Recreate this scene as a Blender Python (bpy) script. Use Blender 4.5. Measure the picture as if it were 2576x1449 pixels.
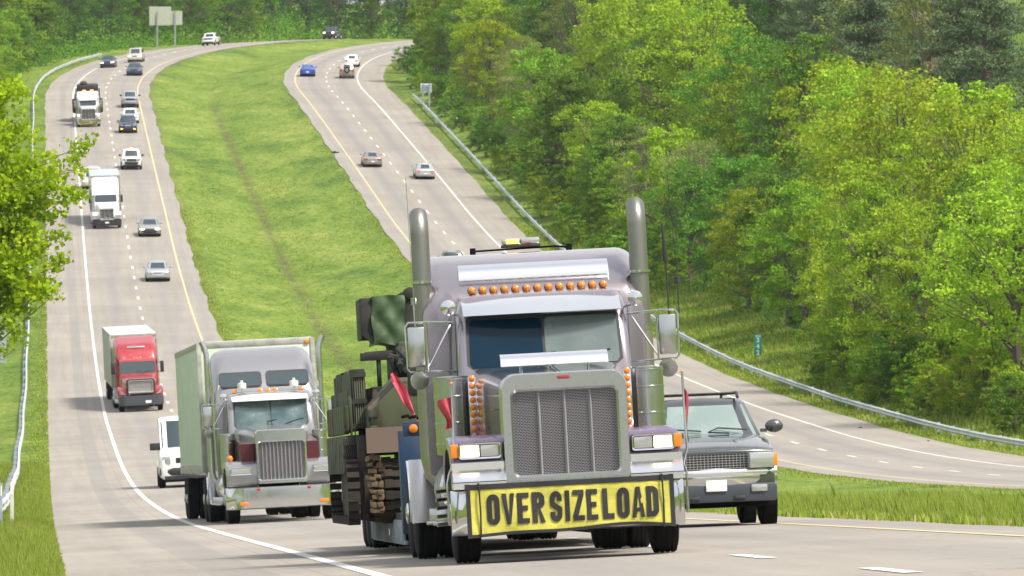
import bpy, bmesh, math, random
import numpy as np
from mathutils import Vector, Matrix, Euler
R = math.radians
for o in list(bpy.data.objects): bpy.data.objects.remove(o)
random.seed(7); rng = np.random.default_rng(7)
scn = bpy.context.scene
COL = scn.collection

# ---------------------------------------------------------------- camera, sky, sun, exposure
FPX = 18500.0                    # focal length in pixels of a 2576 px wide picture
PITCH = R(-1.2)
cam = bpy.data.cameras.new('camera'); camo = bpy.data.objects.new('camera', cam); COL.objects.link(camo)
camo.location = (0, 0, 0); camo.rotation_euler = (R(90) + PITCH, 0, 0)
cam.sensor_width = 36.0; cam.lens = FPX / 2576.0 * 36.0
cam.clip_start = 0.5; cam.clip_end = 6000
cam.dof.use_dof = True; cam.dof.focus_distance = 84.0; cam.dof.aperture_fstop = 18.0
scn.camera = camo
scn.render.resolution_x = 1024; scn.render.resolution_y = 576
SUN_DIR = Vector((0.50, -0.42, 0.92)).normalized()      # from the scene towards the sun
world = bpy.data.worlds.new('World'); scn.world = world; world.use_nodes = True
wn = world.node_tree.nodes; wl = world.node_tree.links
bg = wn['Background']; sky = wn.new('ShaderNodeTexSky'); sky.sky_type = 'NISHITA'
sky.sun_disc = False; sky.sun_elevation = math.asin(SUN_DIR.z)
sky.sun_rotation = math.atan2(SUN_DIR.x, SUN_DIR.y); sky.dust_density = 5.0; sky.air_density = 1.0; sky.ozone_density = 1.0
# thin broken cloud over the blue: the sky's own colour and white cloud mixed by a noise over the dome
_tc = wn.new('ShaderNodeTexCoord'); _cn = wn.new('ShaderNodeTexNoise'); _cn.inputs['Scale'].default_value = 1.7; _cn.inputs['Detail'].default_value = 7; _cn.inputs['Roughness'].default_value = .6
_cr = wn.new('ShaderNodeValToRGB'); _cr.color_ramp.elements[0].position = .36; _cr.color_ramp.elements[0].color = (.35, .35, .35, 1); _cr.color_ramp.elements[1].position = .58
_cm = wn.new('ShaderNodeMix'); _cm.data_type = 'RGBA'; _cm.inputs[7].default_value = (4.1, 4.2, 4.35, 1)
wl.new(_tc.outputs['Generated'], _cn.inputs['Vector']); wl.new(_cn.outputs['Fac'], _cr.inputs[0]); wl.new(_cr.outputs[0], _cm.inputs[0]); wl.new(sky.outputs[0], _cm.inputs[6])
wl.new(_cm.outputs[2], bg.inputs[0]); bg.inputs[1].default_value = 0.15
sl = bpy.data.lights.new('sun', 'SUN'); sl.energy = 3.0; sl.angle = R(9); sl.color = (1.0, 0.95, 0.87)
slo = bpy.data.objects.new('sun', sl); COL.objects.link(slo)
slo.rotation_euler = SUN_DIR.to_track_quat('Z', 'Y').to_euler()
scn.view_settings.view_transform = 'Standard'; scn.view_settings.look = 'None'
scn.view_settings.gamma = 1.0; scn.view_settings.exposure = 0.74

# ---------------------------------------------------------------- helpers
def tag(o, label=None, cat=None, group=None, kind=None):
    if label: o['label'] = label
    if cat: o['category'] = cat
    if group: o['group'] = group
    if kind: o['kind'] = kind
    return o
def empty(name, label=None, cat=None, group=None):
    o = bpy.data.objects.new(name, None); COL.objects.link(o); o.empty_display_size = 0.3
    return tag(o, label, cat, group)
def link(name, me, mat=None, parent=None):
    o = bpy.data.objects.new(name, me); COL.objects.link(o)
    if mat is not None and not me.materials:
        for m in (mat if isinstance(mat, (list, tuple)) else [mat]): me.materials.append(m)
    if parent is not None: o.parent = parent
    return o
def copy_tree(o, parent=None):
    c = o.copy(); COL.objects.link(c); c.parent = parent
    for ch in list(o.children): copy_tree(ch, c)
    return c
def np_mesh(name, verts, faces, k):
    verts = np.asarray(verts, dtype=np.float32); faces = np.asarray(faces, dtype=np.int32)
    me = bpy.data.meshes.new(name); n = len(faces)
    me.vertices.add(len(verts)); me.vertices.foreach_set('co', verts.ravel())
    me.loops.add(n * k); me.loops.foreach_set('vertex_index', faces.ravel())
    me.polygons.add(n); me.polygons.foreach_set('loop_start', np.arange(0, n * k, k, dtype=np.int32))
    me.polygons.foreach_set('loop_total', np.full(n, k, dtype=np.int32))
    me.update(calc_edges=True); me.validate()
    return me

class MB:
    """collects shapes, then links them as ONE mesh object"""
    def __init__(s): s.v = []; s.f = []
    def add(s, vs, fs):
        b = len(s.v); s.v += [tuple(v) for v in vs]; s.f += [tuple(i + b for i in f) for f in fs]; return s
    def box(s, c, d, rot=None, taper=None):
        hx, hy, hz = d[0] / 2, d[1] / 2, d[2] / 2
        vs = []
        for z in (-1, 1):
            t = taper if (taper and z > 0) else (1, 1)
            for x, y in ((-1, -1), (1, -1), (1, 1), (-1, 1)): vs.append(Vector((x * hx * t[0], y * hy * t[1], z * hz)))
        if rot: m = Euler(rot).to_matrix(); vs = [m @ v for v in vs]
        vs = [v + Vector(c) for v in vs]
        return s.add(vs, [(3, 2, 1, 0), (4, 5, 6, 7), (0, 1, 5, 4), (1, 2, 6, 5), (2, 3, 7, 6), (3, 0, 4, 7)])
    def b2(s, x0, x1, y0, y1, z0, z1):
        return s.box(((x0 + x1) / 2, (y0 + y1) / 2, (z0 + z1) / 2), (abs(x1 - x0), abs(y1 - y0), abs(z1 - z0)))
    def tube(s, pts, r, n=8, caps=True):
        pts = [Vector(p) for p in pts]; rs = r if isinstance(r, (list, tuple)) else [r] * len(pts)
        up = None; rings = []
        for i, p in enumerate(pts):
            a = pts[max(i - 1, 0)]; b = pts[min(i + 1, len(pts) - 1)]; t = (b - a)
            if t.length < 1e-9: t = Vector((0, 0, 1))
            t.normalize()
            if up is None: up = Vector((1, 0, 0)) if abs(t.x) < 0.8 else Vector((0, 1, 0))
            u = (up - t * up.dot(t)).normalized(); w = t.cross(u); up = u
            rings.append([p + (u * math.cos(2 * math.pi * k / n) + w * math.sin(2 * math.pi * k / n)) * rs[i] for k in range(n)])
        return s.loft(rings, caps)
    def loft(s, rings, caps=True, close=True):
        n = len(rings[0]); vs = [v for r in rings for v in r]; fs = []
        for i in range(len(rings) - 1):
            for k in range(n if close else n - 1):
                k2 = (k + 1) % n; fs.append((i * n + k, i * n + k2, (i + 1) * n + k2, (i + 1) * n + k))
        if caps: fs.append(tuple(range(n - 1, -1, -1))); fs.append(tuple((len(rings) - 1) * n + k for k in range(n)))
        return s.add(vs, fs)
    def cyl(s, p0, p1, r, n=20, r2=None): return s.tube([p0, p1], [r, r if r2 is None else r2], n)
    def lathe(s, c, axis, prof, n=24):
        """prof: (distance along axis, radius)"""
        c = Vector(c); a = Vector(axis).normalized(); u = a.orthogonal().normalized(); w = a.cross(u)
        rings = [[c + a * h + (u * math.cos(2 * math.pi * k / n) + w * math.sin(2 * math.pi * k / n)) * max(r, 1e-4) for k in range(n)] for h, r in prof]
        return s.loft(rings, True)
    def ball(s, c, r, n=12, m=8):
        r = r if isinstance(r, (list, tuple)) else (r, r, r); rings = []
        for i in range(m + 1):
            t = math.pi * i / m; rr = max(math.sin(t), 1e-3)
            rings.append([(c[0] + r[0] * rr * math.cos(2 * math.pi * k / n), c[1] + r[1] * rr * math.sin(2 * math.pi * k / n), c[2] - r[2] * math.cos(t)) for k in range(n)])
        return s.loft(rings, True)
    def prism(s, poly, axis, a, b):
        """polygon in the other two axes, extruded along axis 0/1/2 from a to b"""
        def pt(p, h):
            return {0: (h, p[0], p[1]), 1: (p[0], h, p[1]), 2: (p[0], p[1], h)}[axis]
        return s.loft([[pt(p, a) for p in poly], [pt(p, b) for p in poly]], True)
    def sheet(s, grid):
        n = len(grid[0]); vs = [v for r in grid for v in r]
        return s.add(vs, [(i * n + k, i * n + k + 1, (i + 1) * n + k + 1, (i + 1) * n + k) for i in range(len(grid) - 1) for k in range(n - 1)])
    def mirror(s):
        n = len(s.v); s.v += [(-x, y, z) for x, y, z in s.v]; s.f += [tuple(i + n for i in reversed(f)) for f in s.f]; return s
    def build(s, name, mat, parent=None, bevel=0, smooth=35, seg=2):
        me = bpy.data.meshes.new(name); me.from_pydata(s.v, [], s.f)
        bm = bmesh.new(); bm.from_mesh(me)
        bmesh.ops.recalc_face_normals(bm, faces=bm.faces)
        if bevel:
            es = [e for e in bm.edges if len(e.link_faces) == 2 and e.calc_face_angle(0) > R(28)]
            bmesh.ops.bevel(bm, geom=es, offset=bevel, segments=seg, profile=0.5, affect='EDGES', clamp_overlap=True)
        bm.to_mesh(me); bm.free()
        if smooth:
            for p in me.polygons: p.use_smooth = True
            me.set_sharp_from_angle(angle=R(smooth))
        return link(name, me, mat, parent)

def nd(nt, t, **kw):
    n = nt.nodes.new(t)
    for k, v in kw.items(): setattr(n, k, v)
    return n
def ramp(nt, fac, stops):
    n = nd(nt, 'ShaderNodeValToRGB'); e = n.color_ramp.elements
    while len(e) < len(stops): e.new(0.5)
    for i, (p, c) in enumerate(stops): e[i].position = p; e[i].color = (*c, 1) if len(c) == 3 else c
    nt.links.new(fac, n.inputs[0]); return n.outputs[0]
def noise(nt, scale, detail=4, coord='Object', rough=0.55, vec=None, dist=0.0):
    n = nd(nt, 'ShaderNodeTexNoise'); n.inputs['Scale'].default_value = scale; n.inputs['Detail'].default_value = detail
    n.inputs['Roughness'].default_value = rough; n.inputs['Distortion'].default_value = dist
    if vec is None: vec = nd(nt, 'ShaderNodeTexCoord').outputs[coord]
    nt.links.new(vec, n.inputs['Vector']); return n.outputs['Fac']
def mixc(nt, fac, a, b, mode='MIX'):
    n = nd(nt, 'ShaderNodeMix', data_type='RGBA', blend_type=mode)
    for s, v in ((0, fac), (6, a), (7, b)):
        if isinstance(v, (int, float)): n.inputs[s].default_value = v
        elif isinstance(v, (tuple, list)): n.inputs[s].default_value = (*v[:3], 1)
        else: nt.links.new(v, n.inputs[s])
    return n.outputs[2]
def mth(nt, op, a, b=0.0, c=None):
    n = nd(nt, 'ShaderNodeMath', operation=op)
    for i, v in enumerate((a, b) if c is None else (a, b, c)):
        if isinstance(v, (int, float)): n.inputs[i].default_value = v
        else: nt.links.new(v, n.inputs[i])
    return n.outputs[0]
MATS = {}
def mat(name, col, rough=0.5, metal=0.0, coat=0.0, dirt=0.0, dscale=3.0, dcol=(0.16, 0.13, 0.10), bump=0.0, bscale=40, trans=0.0, spec=0.5, emit=0.0):
    if name in MATS: return MATS[name]
    m = bpy.data.materials.new(name); m.use_nodes = True; nt = m.node_tree; b = nt.nodes['Principled BSDF']
    b.inputs['Base Color'].default_value = (*col, 1); b.inputs['Roughness'].default_value = rough; b.inputs['Metallic'].default_value = metal
    b.inputs['Coat Weight'].default_value = coat; b.inputs['Coat Roughness'].default_value = 0.06
    b.inputs['Transmission Weight'].default_value = trans; b.inputs['Specular IOR Level'].default_value = spec
    if emit: b.inputs['Emission Color'].default_value = (*col, 1); b.inputs['Emission Strength'].default_value = emit
    if dirt:
        f = noise(nt, dscale, 6); f2 = ramp(nt, f, [(0.42, (0, 0, 0)), (0.72, (1, 1, 1))]); f3 = mth(nt, 'MULTIPLY', f2, dirt)
        nt.links.new(mixc(nt, f3, col, dcol), b.inputs['Base Color'])
        nt.links.new(mth(nt, 'MULTIPLY_ADD', f3, 0.5, rough), b.inputs['Roughness'])
    if bump:
        bn = nd(nt, 'ShaderNodeBump'); bn.inputs['Strength'].default_value = bump; bn.inputs['Distance'].default_value = 0.02
        nt.links.new(noise(nt, bscale, 3), bn.inputs['Height']); nt.links.new(bn.outputs[0], b.inputs['Normal'])
    MATS[name] = m; return m

# ---------------------------------------------------------------- road geometry (depth d is the distance along the view axis)
def P(x, y, d):
    u = (x - 1288.0) / FPX; v = (724.5 - y) / FPX
    return Vector((d * u, d * (math.cos(PITCH) - v * math.sin(PITCH)), d * (math.sin(PITCH) + v * math.cos(PITCH))))
class Spline:
    def __init__(s, pts):
        s.x = [p[0] for p in pts]; s.y = [p[1] for p in pts]; n = len(pts)
        dl = [(s.y[i + 1] - s.y[i]) / (s.x[i + 1] - s.x[i]) for i in range(n - 1)]
        s.m = [dl[0]] + [(dl[i - 1] * (s.x[i + 1] - s.x[i]) + dl[i] * (s.x[i] - s.x[i - 1])) / (s.x[i + 1] - s.x[i - 1]) for i in range(1, n - 1)] + [dl[-1]]
    def __call__(s, t):
        if t <= s.x[0]: return s.y[0] + s.m[0] * (t - s.x[0])
        if t >= s.x[-1]: return s.y[-1] + s.m[-1] * (t - s.x[-1])
        lo, hi = 0, len(s.x) - 1
        while hi - lo > 1:
            mi = (lo + hi) // 2
            if s.x[mi] <= t: lo = mi
            else: hi = mi
        h = s.x[hi] - s.x[lo]; u = (t - s.x[lo]) / h
        return (s.y[lo] * (1 + 2 * u) * (1 - u) ** 2 + s.m[lo] * h * u * (1 - u) ** 2 + s.y[hi] * u * u * (3 - 2 * u) + s.m[hi] * h * u * u * (u - 1))
def yz(tab): return Spline([(d, d * (math.sin(PITCH) + (724.5 - y) / FPX)) for d, y in tab])
def near(d): return (d, 1221 + 13098.0 / d)
ZL = yz([near(30), near(60), near(100), near(140), (172, 1294), (215, 1262), (264, 1220), (311, 1165), (358, 1097), (403, 1033), (438, 970), (521, 800.7), (568, 699), (615, 596.8), (627, 570),
         (710, 415), (769, 323.4), (804, 275.6), (828, 246.4), (852, 219.4), (876, 197.5), (899, 178.8), (946, 148.5), (970, 136.8), (993, 125.8), (1025, 115), (1057, 106.5), (1087, 101.5), (1120, 98.5), (1150, 98.5), (1200, 103), (1300, 118)])
ZR = yz([(60, 1372), (100, 1302), (150, 1262), (200, 1238), (250, 1217), (289, 1195), (316, 1171.8), (342, 1139.9), (367, 1101.5), (387, 1066), (413, 1022), (437.7, 979), (462.5, 937), (619, 610.6), (642.6, 559.6),
         (690, 456), (737, 368), (772, 310.2), (808, 257.8), (831, 230), (855, 205.3), (879, 183.4), (902, 163.3), (949, 131.4), (973, 119.5), (1000, 109), (1050, 97), (1100, 92), (1200, 88), (1300, 86)])
def curve(a, k, d0, c, d):
    if d <= d0: return a - k * d
    t = min(d, 1180) - d0; x = a - k * d0 - k * t + c * t * t
    if d > 1180: x += (2 * c * (1180 - d0) - k) * (d - 1180)
    return x
def XL(d): return curve(7.0, 0.0637, 825, 0.00043, d)
def XR(d): return curve(39.8, 0.0723, 828, 0.00065, d)
BO = Spline([(0, .053), (200, .053), (420, .048), (620, .03), (800, .03), (950, .05), (1200, .05)])
BI = Spline([(0, .04), (200, .04), (420, .015), (620, .005), (800, .0), (1200, .02)])
BR = Spline([(0, .03), (300, .03), (370, .018), (500, .0), (1200, .0)])
def zL(d, off): return ZL(d) + (BO(d) if off < 0 else BI(d)) * off
def zR(d, off): return ZR(d) + BR(d) * off
LO, LI, RI, RO = -6.76, 4.9, -4.9, 6.7
def wob(d, a, b): return 0.18 * math.sin(d * 0.23 + a) + 0.12 * math.sin(d * 0.61 + b)

# ground height anywhere
def sm(a, b, t): u = min(max((t - a) / (b - a), 0), 1); return u * u * (3 - 2 * u)
def gnoise(x, y):
    return (math.sin(x * .13 + y * .021) * .5 + math.sin(x * .31 - y * .057 + 1.3) * .25 + math.sin(y * .11 + x * .05 + 2.1) * .25)
def gz(X, d):
    a = X - XL(d); b = X - XR(d)
    if LO <= a <= LI: return zL(d, a)
    if RI <= b <= RO: return zR(d, b)
    if a > LI and b < RI:
        x0 = XL(d) + LI; x1 = XR(d) + RI; t = (X - x0) / (x1 - x0)
        base = zL(d, LI) * (1 - t) + zR(d, RI) * t
        dip = (1.25 * sm(160, 420, d) + 0.12) * (1 - abs((t - 0.45) / (0.45 if t < .45 else 0.55))) ** 0.8
        return base - dip + 0.10 * gnoise(X * 3, d * 1.5) * min(t, 1 - t) * 4
    if a < LO:
        o = LO - a; z = zL(d, LO)
        far = sm(560, 900, d)
        z += -0.04 * min(o, 1.8) - max(min(o - 1.8, 14), 0) * (0.16 * (1 - far) + 0.02 * far)
        z += max(o - 12, 0) * 0.02 * (1 - far) + max(min(o - 9, 70), 0) * 0.16 * far
        return z + 0.25 * gnoise(X * 2, d) * min(max(o - 1.5, 0) / 6, 1)
    o = b - RO; z = zR(d, RO)
    z += -0.05 * min(o, 2) + max(min(o - 2.5, 60), 0) * 0.20 + max(o - 7, 0) * 0.10 - max(o - 70, 0) * 0.2
    return z + 0.3 * gnoise(X * 2, d) * min(max(o - 1.5, 0) / 6, 1)

ST = [d for d in np.concatenate([np.arange(-300, 60, 6), np.arange(60, 240, 2.5), np.arange(240, 1180, 5), np.arange(1180, 2300, 40)])]
def strip(name, m, fx, fz, offs, ds, lift, uvs=True):
    """ribbon following a carriageway; offs list of offsets or of functions of d"""
    vs, fs, uv = [], [], []
    n = len(offs)
    for d in ds:
        for o in offs:
            oo = o(d) if callable(o) else o
            vs.append((fx(d) + oo, d, fz(d, oo) + lift)); uv.append((oo, d))
    for i in range(len(ds) - 1):
        for k in range(n - 1): fs.append((i * n + k, i * n + k + 1, (i + 1) * n + k + 1, (i + 1) * n + k))
    me = bpy.data.meshes.new(name); me.from_pydata(vs, [], fs)
    if uvs:
        l = me.uv_layers.new(name='uv')
        for lp in me.loops: l.data[lp.index].uv = uv[lp.vertex_index]
    for p in me.polygons: p.use_smooth = True
    return link(name, me, m)

# ---------------------------------------------------------------- setting materials
def grass_mat():
    m = bpy.data.materials.new('grass_ground'); m.use_nodes = True; nt = m.node_tree; b = nt.nodes['Principled BSDF']
    tc = nd(nt, 'ShaderNodeTexCoord').outputs['Object']
    mp = nd(nt, 'ShaderNodeMapping'); mp.inputs['Scale'].default_value = (1.0, 0.28, 1); nt.links.new(tc, mp.inputs[0])
    big = noise(nt, 0.16, 6, vec=mp.outputs[0], rough=0.6); fine = noise(nt, 2.6, 6, vec=mp.outputs[0], rough=0.75); mid = noise(nt, .55, 5, vec=mp.outputs[0], rough=0.7)
    c1 = ramp(nt, big, [(0.32, (0.092, 0.158, 0.028)), (0.5, (0.165, 0.240, 0.038)), (0.68, (0.240, 0.290, 0.066))])
    c2 = ramp(nt, fine, [(0.34, (0.42, 0.52, 0.38)), (0.50, (1, 1, 1)), (0.66, (1.35, 1.25, 1.3))])
    c3 = ramp(nt, mid, [(0.35, (0.74, 0.82, 0.72)), (0.62, (1.12, 1.08, 1.1))])
    at = nd(nt, 'ShaderNodeAttribute', attribute_name='dirt').outputs['Fac']
    dn = mth(nt, 'MULTIPLY', at, ramp(nt, noise(nt, 1.3, 6, vec=mp.outputs[0], rough=.8), [(0.44, (0, 0, 0)), (0.6, (1, 1, 1))]))
    col = mixc(nt, 1.0, mixc(nt, 1.0, c1, c2, 'MULTIPLY'), c3, 'MULTIPLY')
    col = mixc(nt, dn, col, (0.13, 0.10, 0.055))
    vo = nd(nt, 'ShaderNodeTexVoronoi'); vo.inputs['Scale'].default_value = 1.1; nt.links.new(tc, vo.inputs['Vector'])
    fl = mth(nt, 'MULTIPLY', mth(nt, 'LESS_THAN', vo.outputs['Distance'], 0.10), mth(nt, 'GREATER_THAN', noise(nt, .09, 3), 0.62))
    nt.links.new(mixc(nt, fl, col, (.62, .64, .5)), b.inputs['Base Color']); b.inputs['Roughness'].default_value = 0.9; b.inputs['Specular IOR Level'].default_value = 0.1
    bn = nd(nt, 'ShaderNodeBump'); bn.inputs['Strength'].default_value = 0.9; bn.inputs['Distance'].default_value = 0.25
    nt.links.new(fine, bn.inputs['Height']); nt.links.new(bn.outputs[0], b.inputs['Normal'])
    return m
def road_mat(name, left):
    m = bpy.data.materials.new(name); m.use_nodes = True; nt = m.node_tree; b = nt.nodes['Principled BSDF']
    uv = nd(nt, 'ShaderNodeUVMap', uv_map='uv').outputs[0]; sp = nd(nt, 'ShaderNodeSeparateXYZ'); nt.links.new(uv, sp.inputs[0]); u = sp.outputs[0]
    mp = nd(nt, 'ShaderNodeMapping'); mp.inputs['Scale'].default_value = (1.6, 0.035, 1); nt.links.new(uv, mp.inputs[0])
    streak = noise(nt, 1.0, 6, vec=mp.outputs[0], rough=0.65)
    tc = nd(nt, 'ShaderNodeTexCoord').outputs['Object']
    patch = noise(nt, 0.12, 5, vec=tc); grit = noise(nt, 28, 3, vec=tc, rough=.9)
    col = ramp(nt, grit, [(0.3, (0.262, 0.240, 0.206)), (0.7, (0.338, 0.311, 0.270))])
    col = mixc(nt, 1.0, col, ramp(nt, patch, [(0.35, (0.91, 0.90, 0.90)), (0.65, (1.06, 1.05, 1.03))]), 'MULTIPLY')
    col = mixc(nt, 1.0, col, ramp(nt, streak, [(0.3, (0.86, 0.855, 0.86)), (0.62, (1.04, 1.04, 1.04))]), 'MULTIPLY')
    def band(c, w, s):
        a = mth(nt, 'ABSOLUTE', mth(nt, 'SUBTRACT', u, c)); t = mth(nt, 'DIVIDE', a, w)
        g = mth(nt, 'POWER', 2.718, mth(nt, 'MULTIPLY', mth(nt, 'MULTIPLY', t, t), -1.0)); return mth(nt, 'MULTIPLY', g, s)
    sg = -1 if left else 1
    tot = mth(nt, 'ADD', band(1.83, 0.55, .30 if left else .50), band(-1.83, 0.55, .34 if left else .50))
    for c in (0.9, 2.8, -0.9, -2.8): tot = mth(nt, 'ADD', tot, band(c, 0.30, .10))
    tot = mth(nt, 'MULTIPLY', tot, mth(nt, 'MULTIPLY_ADD', streak, 1.4, .3))
    col = mixc(nt, tot, col, (0.185, 0.18, 0.19))
    # rolled strip on the outer shoulder
    a = mth(nt, 'ABSOLUTE', mth(nt, 'SUBTRACT', u, sg * 4.85)); st = mth(nt, 'LESS_THAN', a, 0.33)
    if left: col = mixc(nt, mth(nt, 'MULTIPLY', st, 0.42), col, (0.21, 0.20, 0.19))
    # paving joint where the shoulder starts
    for c in (sg * 4.1, -sg * 4.35):
        j = mth(nt, 'LESS_THAN', mth(nt, 'ABSOLUTE', mth(nt, 'SUBTRACT', u, c)), 0.02); col = mixc(nt, mth(nt, 'MULTIPLY', j, .35), col, (0.16, 0.15, 0.14))
    e = mth(nt, 'GREATER_THAN', mth(nt, 'MULTIPLY', u, -sg), 3.9); col = mixc(nt, mth(nt, 'MULTIPLY', e, 0.18), col, (0.24, 0.235, 0.24))
    vo = nd(nt, 'ShaderNodeTexVoronoi', feature='DISTANCE_TO_EDGE'); vo.inputs['Scale'].default_value = .11; vm = nd(nt, 'ShaderNodeVectorMath', operation='ADD'); nt.links.new(tc, vm.inputs[0])
    wn_ = nd(nt, 'ShaderNodeTexNoise'); wn_.inputs['Scale'].default_value = .5; wn_.inputs['Detail'].default_value = 6; nt.links.new(tc, wn_.inputs['Vector']); vs_ = nd(nt, 'ShaderNodeVectorMath', operation='SCALE'); vs_.inputs[3].default_value = 5; nt.links.new(wn_.outputs['Color'], vs_.inputs[0]); nt.links.new(vs_.outputs[0], vm.inputs[1]); nt.links.new(vm.outputs[0], vo.inputs['Vector'])
    ck = mth(nt, 'MULTIPLY', mth(nt, 'LESS_THAN', vo.outputs['Distance'], .0035), mth(nt, 'GREATER_THAN', noise(nt, .045, 2), .52)); col = mixc(nt, mth(nt, 'MULTIPLY', ck, .45), col, (.12, .11, .10))
    jn = mth(nt, 'LESS_THAN', mth(nt, 'FRACT', mth(nt, 'DIVIDE', sp.outputs[1], 15.0)), .004); col = mixc(nt, mth(nt, 'MULTIPLY', jn, .22), col, (.14, .13, .12))
    st2 = ramp(nt, noise(nt, .8, 6, vec=tc, rough=.8), [(.60, (0, 0, 0)), (.72, (1, 1, 1))]); col = mixc(nt, mth(nt, 'MULTIPLY', st2, .22), col, (.20, .185, .165))
    nt.links.new(col, b.inputs['Base Color']); b.inputs['Roughness'].default_value = 0.85; b.inputs['Specular IOR Level'].default_value = 0.25
    bn = nd(nt, 'ShaderNodeBump'); bn.inputs['Strength'].default_value = 0.25; bn.inputs['Distance'].default_value = 0.01
    nt.links.new(grit, bn.inputs['Height']); nt.links.new(bn.outputs[0], b.inputs['Normal'])
    return m
def line_mat(name, c, wear):
    m = bpy.data.materials.new(name); m.use_nodes = True; nt = m.node_tree; b = nt.nodes['Principled BSDF']
    w = ramp(nt, noise(nt, 9, 5, rough=.8), [(0.40, (0, 0, 0)), (0.62, (1, 1, 1))])
    nt.links.new(mixc(nt, mth(nt, 'MULTIPLY', w, wear), c, (0.38, 0.355, 0.325)), b.inputs['Base Color']); b.inputs['Roughness'].default_value = .7
    return m
M_GRASS = grass_mat()

# ground: one sheet, columns follow the carriageways
gcols = []
def ground_row(d):
    xl, xr = XL(d), XR(d); c = []
    for o in (900, 500, 300, 200, 140, 100, 75, 55, 42, 32, 25, 20, 16, 13, 10.5, 8.5, 6.5, 5, 3.6, 2.5, 1.5, .8): c.append((xl + LO - o, 0))
    c.append((xl + LO + .02, 0)); c.append((xl + LO + .35, -.08)); c.append((xl, -.25)); c.append((xl + LI - .35, -.08)); c.append((xl + LI - .02, 0))
    x0, x1 = xl + LI, xr + RI
    for t in (.03, .07, .12, .18, .24, .3, .35, .39, .42, .45, .48, .51, .56, .62, .7, .77, .84, .9, .95, .98): c.append((x0 + (x1 - x0) * t, 0))
    c.append((xr + RI + .02, 0)); c.append((xr + RI + .35, -.08)); c.append((xr, -.25)); c.append((xr + RO - .35, -.08)); c.append((xr + RO - .02, 0))
    for o in (.8, 1.5, 2.3, 3.2, 4.5, 6, 8, 10.5, 13, 16, 20, 25, 32, 42, 55, 75, 100, 140, 200, 300, 500, 900): c.append((xr + RO + o, 0))
    return c
gv, dirt = [], []
for d in ST:
    for (x, dz) in ground_row(d):
        gv.append((x, d, gz(x, d) + dz - 0.012 * (dz == 0)))
        x0, x1 = XL(d) + LI, XR(d) + RI; t = (x - x0) / (x1 - x0)
        w = 1.25 * math.exp(-((t - .45) / .026) ** 2) * sm(430, 520, d) * (1 - sm(800, 860, d)) * 1.0  # bare earth along the ditch, its shadow painted into the same dark tone
        w = max(w, 0.75 * (XR(d) + RO < x < XR(d) + RO + .9), .5 * (t > -.01 and t < .035) * (d > 90), .35 * (x < XL(d) + LO + .3 and x > XL(d) + LO - .5))
        dirt.append(w)
nc = len(ground_row(0)); ns = len(ST)
gf = [(i * nc + k, i * nc + k + 1, (i + 1) * nc + k + 1, (i + 1) * nc + k) for i in range(ns - 1) for k in range(nc - 1)]
gme = np_mesh('ground', gv, gf, 4); at = gme.attributes.new('dirt', 'FLOAT', 'POINT'); at.data.foreach_set('value', np.array(dirt, dtype=np.float32))
for p in gme.polygons: p.use_smooth = True
tag(link('ground', gme, M_GRASS), kind='structure')

RD = [d for d in ST if d >= -40 and d < 1600]
M_RL, M_RR = road_mat('concrete_oncoming', True), road_mat('concrete_receding', False)
M_WH = line_mat('white_line', (0.76, 0.755, 0.72), .75); M_YE = line_mat('yellow_line', (0.66, 0.53, 0.20), .85)
lo_ = lambda d: LO - .05 + wob(d, 0, 1) * .35; li_ = lambda d: LI + .1 + wob(d, 2, 3) * .6
ri_ = lambda d: RI - .1 + wob(d, 4, 5) * .6; ro_ = lambda d: RO + .05 + wob(d, 6, 7) * .35
tag(strip('road', M_RL, XL, zL, [lo_, -5.2, -3.66, -1.8, 0, 1.8, 3.66, li_], RD, 0.0), kind='structure')
tag(strip('road', M_RR, XR, zR, [ri_, -3.66, -1.8, 0, 1.8, 3.66, 5.2, ro_], RD, 0.0), kind='structure')
tag(strip('edge_line', M_WH, XL, zL, [-3.74, -3.58], RD, 0.006), kind='structure')
tag(strip('edge_line', M_YE, XL, zL, [3.59, 3.73], RD, 0.006), kind='structure')
tag(strip('edge_line', M_YE, XR, zR, [-3.73, -3.59], RD, 0.006), kind='structure')
tag(strip('edge_line', M_WH, XR, zR, [3.58, 3.74], RD, 0.006), kind='structure')
def dashes(name, fx, fz, d0):
    vs, fs = [], []
    d = d0
    while d < 1150:
        for k in range(3):
            dd = d - 1.7 + 1.7 * k
            for o in (-.085, .085): vs.append((fx(dd) + o, dd, fz(dd, o) + .007))
        b = len(vs) - 6; fs += [(b, b + 1, b + 3, b + 2), (b + 2, b + 3, b + 5, b + 4)]; d += 11.8
    me = bpy.data.meshes.new(name); me.from_pydata(vs, [], fs); return tag(link(name, me, M_WH), kind='structure')
dashes('lane_line', XL, zL, 403 - 11.8 * 40); dashes('lane_line', XR, zR, 619 - 11.8 * 54)

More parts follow.
